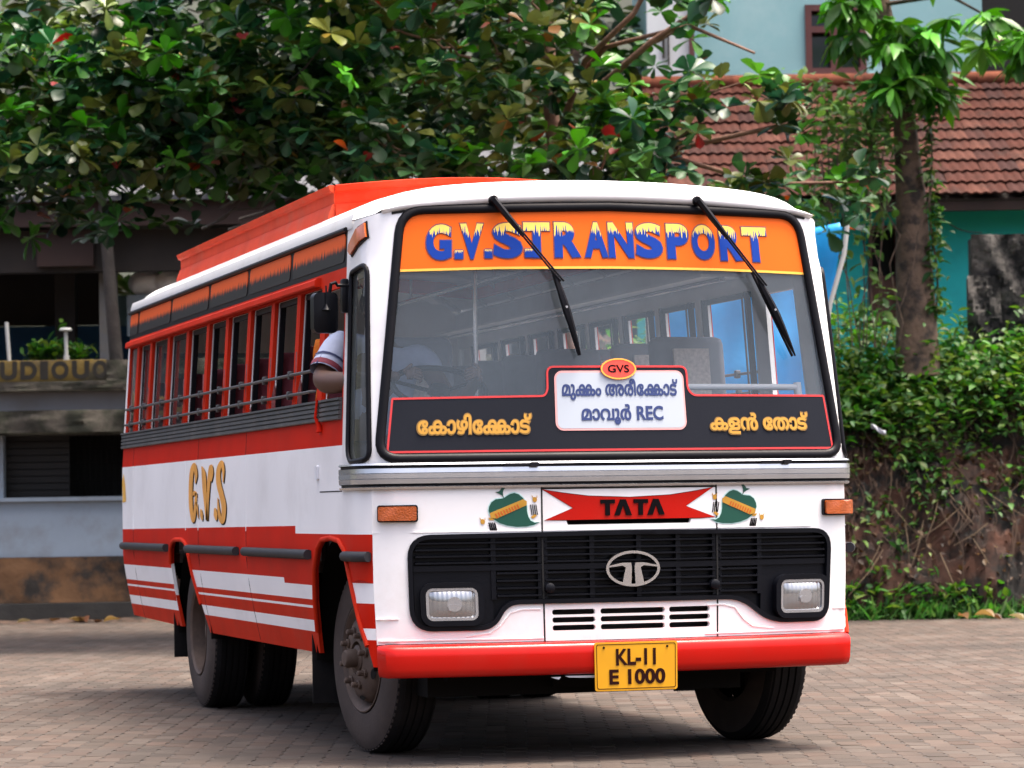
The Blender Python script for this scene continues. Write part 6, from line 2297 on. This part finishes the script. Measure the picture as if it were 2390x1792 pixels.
for i, (u, v, k) in enumerate(spots):
    me = bpy.data.meshes.new('fallen_leaf')
    me.from_pydata([(x * 1.0, y, z * 2.2 + .16 + .15 * abs(x)) for x, y, z in tv], [], [tuple(f) for f in tf])
    at = me.attributes.new('leafcol', 'FLOAT_COLOR', 'POINT')
    at.data.foreach_set('color', np.tile(np.array((*DRY[k], 1.)), len(tv)).astype(np.float32))
    me.materials.append(SOFT)
    o = obj('fallen_leaf', me)
    s = rng.uniform(.13, .22)
    o.matrix_basis = Matrix.Translation(yd(u, v, .012)) @ Matrix.Rotation(rng.uniform(0, 6.28), 4, 'Z') @ Matrix.Rotation(rng.normal(0, .25), 4, 'X') @ Matrix.Scale(s, 4)
    tag(o, LABS[i], 'leaf', 'leaves fallen by the shop wall' if u < 0 else 'leaves fallen on the verge')
# soil strip with litter in front of the plinth
g = G(YARD)
nn = 90
vs = []
for k in range(nn + 1):
    u = -9 + 10.3 * k / nn
    w = .30 + .10 * math.sin(u * 3) + .06 * math.sin(u * 9)
    vs += [(u, 35.13, .04 + .015 * math.sin(u * 7)), (u, 35.13 - w * .5, .03 + .012 * math.sin(u * 11)), (u, 35.13 - w, -.004)]
fs = [(3 * k + j, 3 * k + 3 + j, 3 * k + 4 + j, 3 * k + 1 + j) for k in range(nn) for j in (0, 1)]
g.add(vs, fs)
o = g.build('soil_strip', M('litter_soil', (.10, .062, .042), .95, var=.5, vscale=8, bump=.8, bscale=25, c2=(.035, .025, .018), c2_scale=6), None, 60); tag(o, kind='structure')
g = G(YARD)
vs = []; fs = []
for i in range(7):
    for k in range(5):
        vs.append((3.80 + .026 * i, 32.85 + .02 * math.sin(i * 1.7 + k), 2.0 + .012 * k + .012 * math.sin(i * 1.1) - .012 * i))
for i in range(6):
    for k in range(4):
        fs.append((i * 5 + k, (i + 1) * 5 + k, (i + 1) * 5 + k + 1, i * 5 + k + 1))
g.add(vs, fs)
o = g.build('plastic_scrap', M('white_plastic', (.55, .56, .62), .4, var=.05), None, 60)
o.modifiers.new('thickness', 'SOLIDIFY').thickness = .004
tag(o, 'scrap of white plastic caught on the overgrown earth bank', 'litter')
# white sacks on the verandah, each its own thing
SACK = M('white_sack', (.80, .80, .80), .8, var=.2, vscale=7, bump=.6, bscale=12)
bpy.data.objects.remove(root)
sacks = [(-4.28, 36.4, 'leftmost of the white sacks heaped behind the rear of the bus'), (-4.0, 36.35, 'middle of the white sacks heaped behind the rear of the bus'), (-3.72, 36.4, 'rightmost of the white sacks heaped behind the rear of the bus')]
for u, v, lab in sacks:
    bm = bmesh.new()
    bmesh.ops.create_icosphere(bm, subdivisions=3, radius=1)
    for vt in bm.verts:
        n_ = math.sin(vt.co.x * 5 + u * 9) * .08 + math.sin(vt.co.y * 7 + vt.co.z * 4 + u * 3) * .07
        vt.co = Vector((vt.co.x * .20, vt.co.y * .16, vt.co.z * .15)) * (1 + n_)
    me = bpy.data.meshes.new('sack'); bm.to_mesh(me); bm.free()
    me.polygons.foreach_set('use_smooth', [True] * len(me.polygons))
    me.materials.append(SACK)
    o = obj('sack', me); o.matrix_basis = Matrix.Translation(yd(u, v, 3.92))
    tag(o, lab, 'sack', 'white sacks on the verandah shelf')
ypart('shelf', M('grey_sheet', (.30, .36, .40), .7, var=.2), shop, (-4.5, -2.2, 36.25, 36.7, 3.30, 3.78))
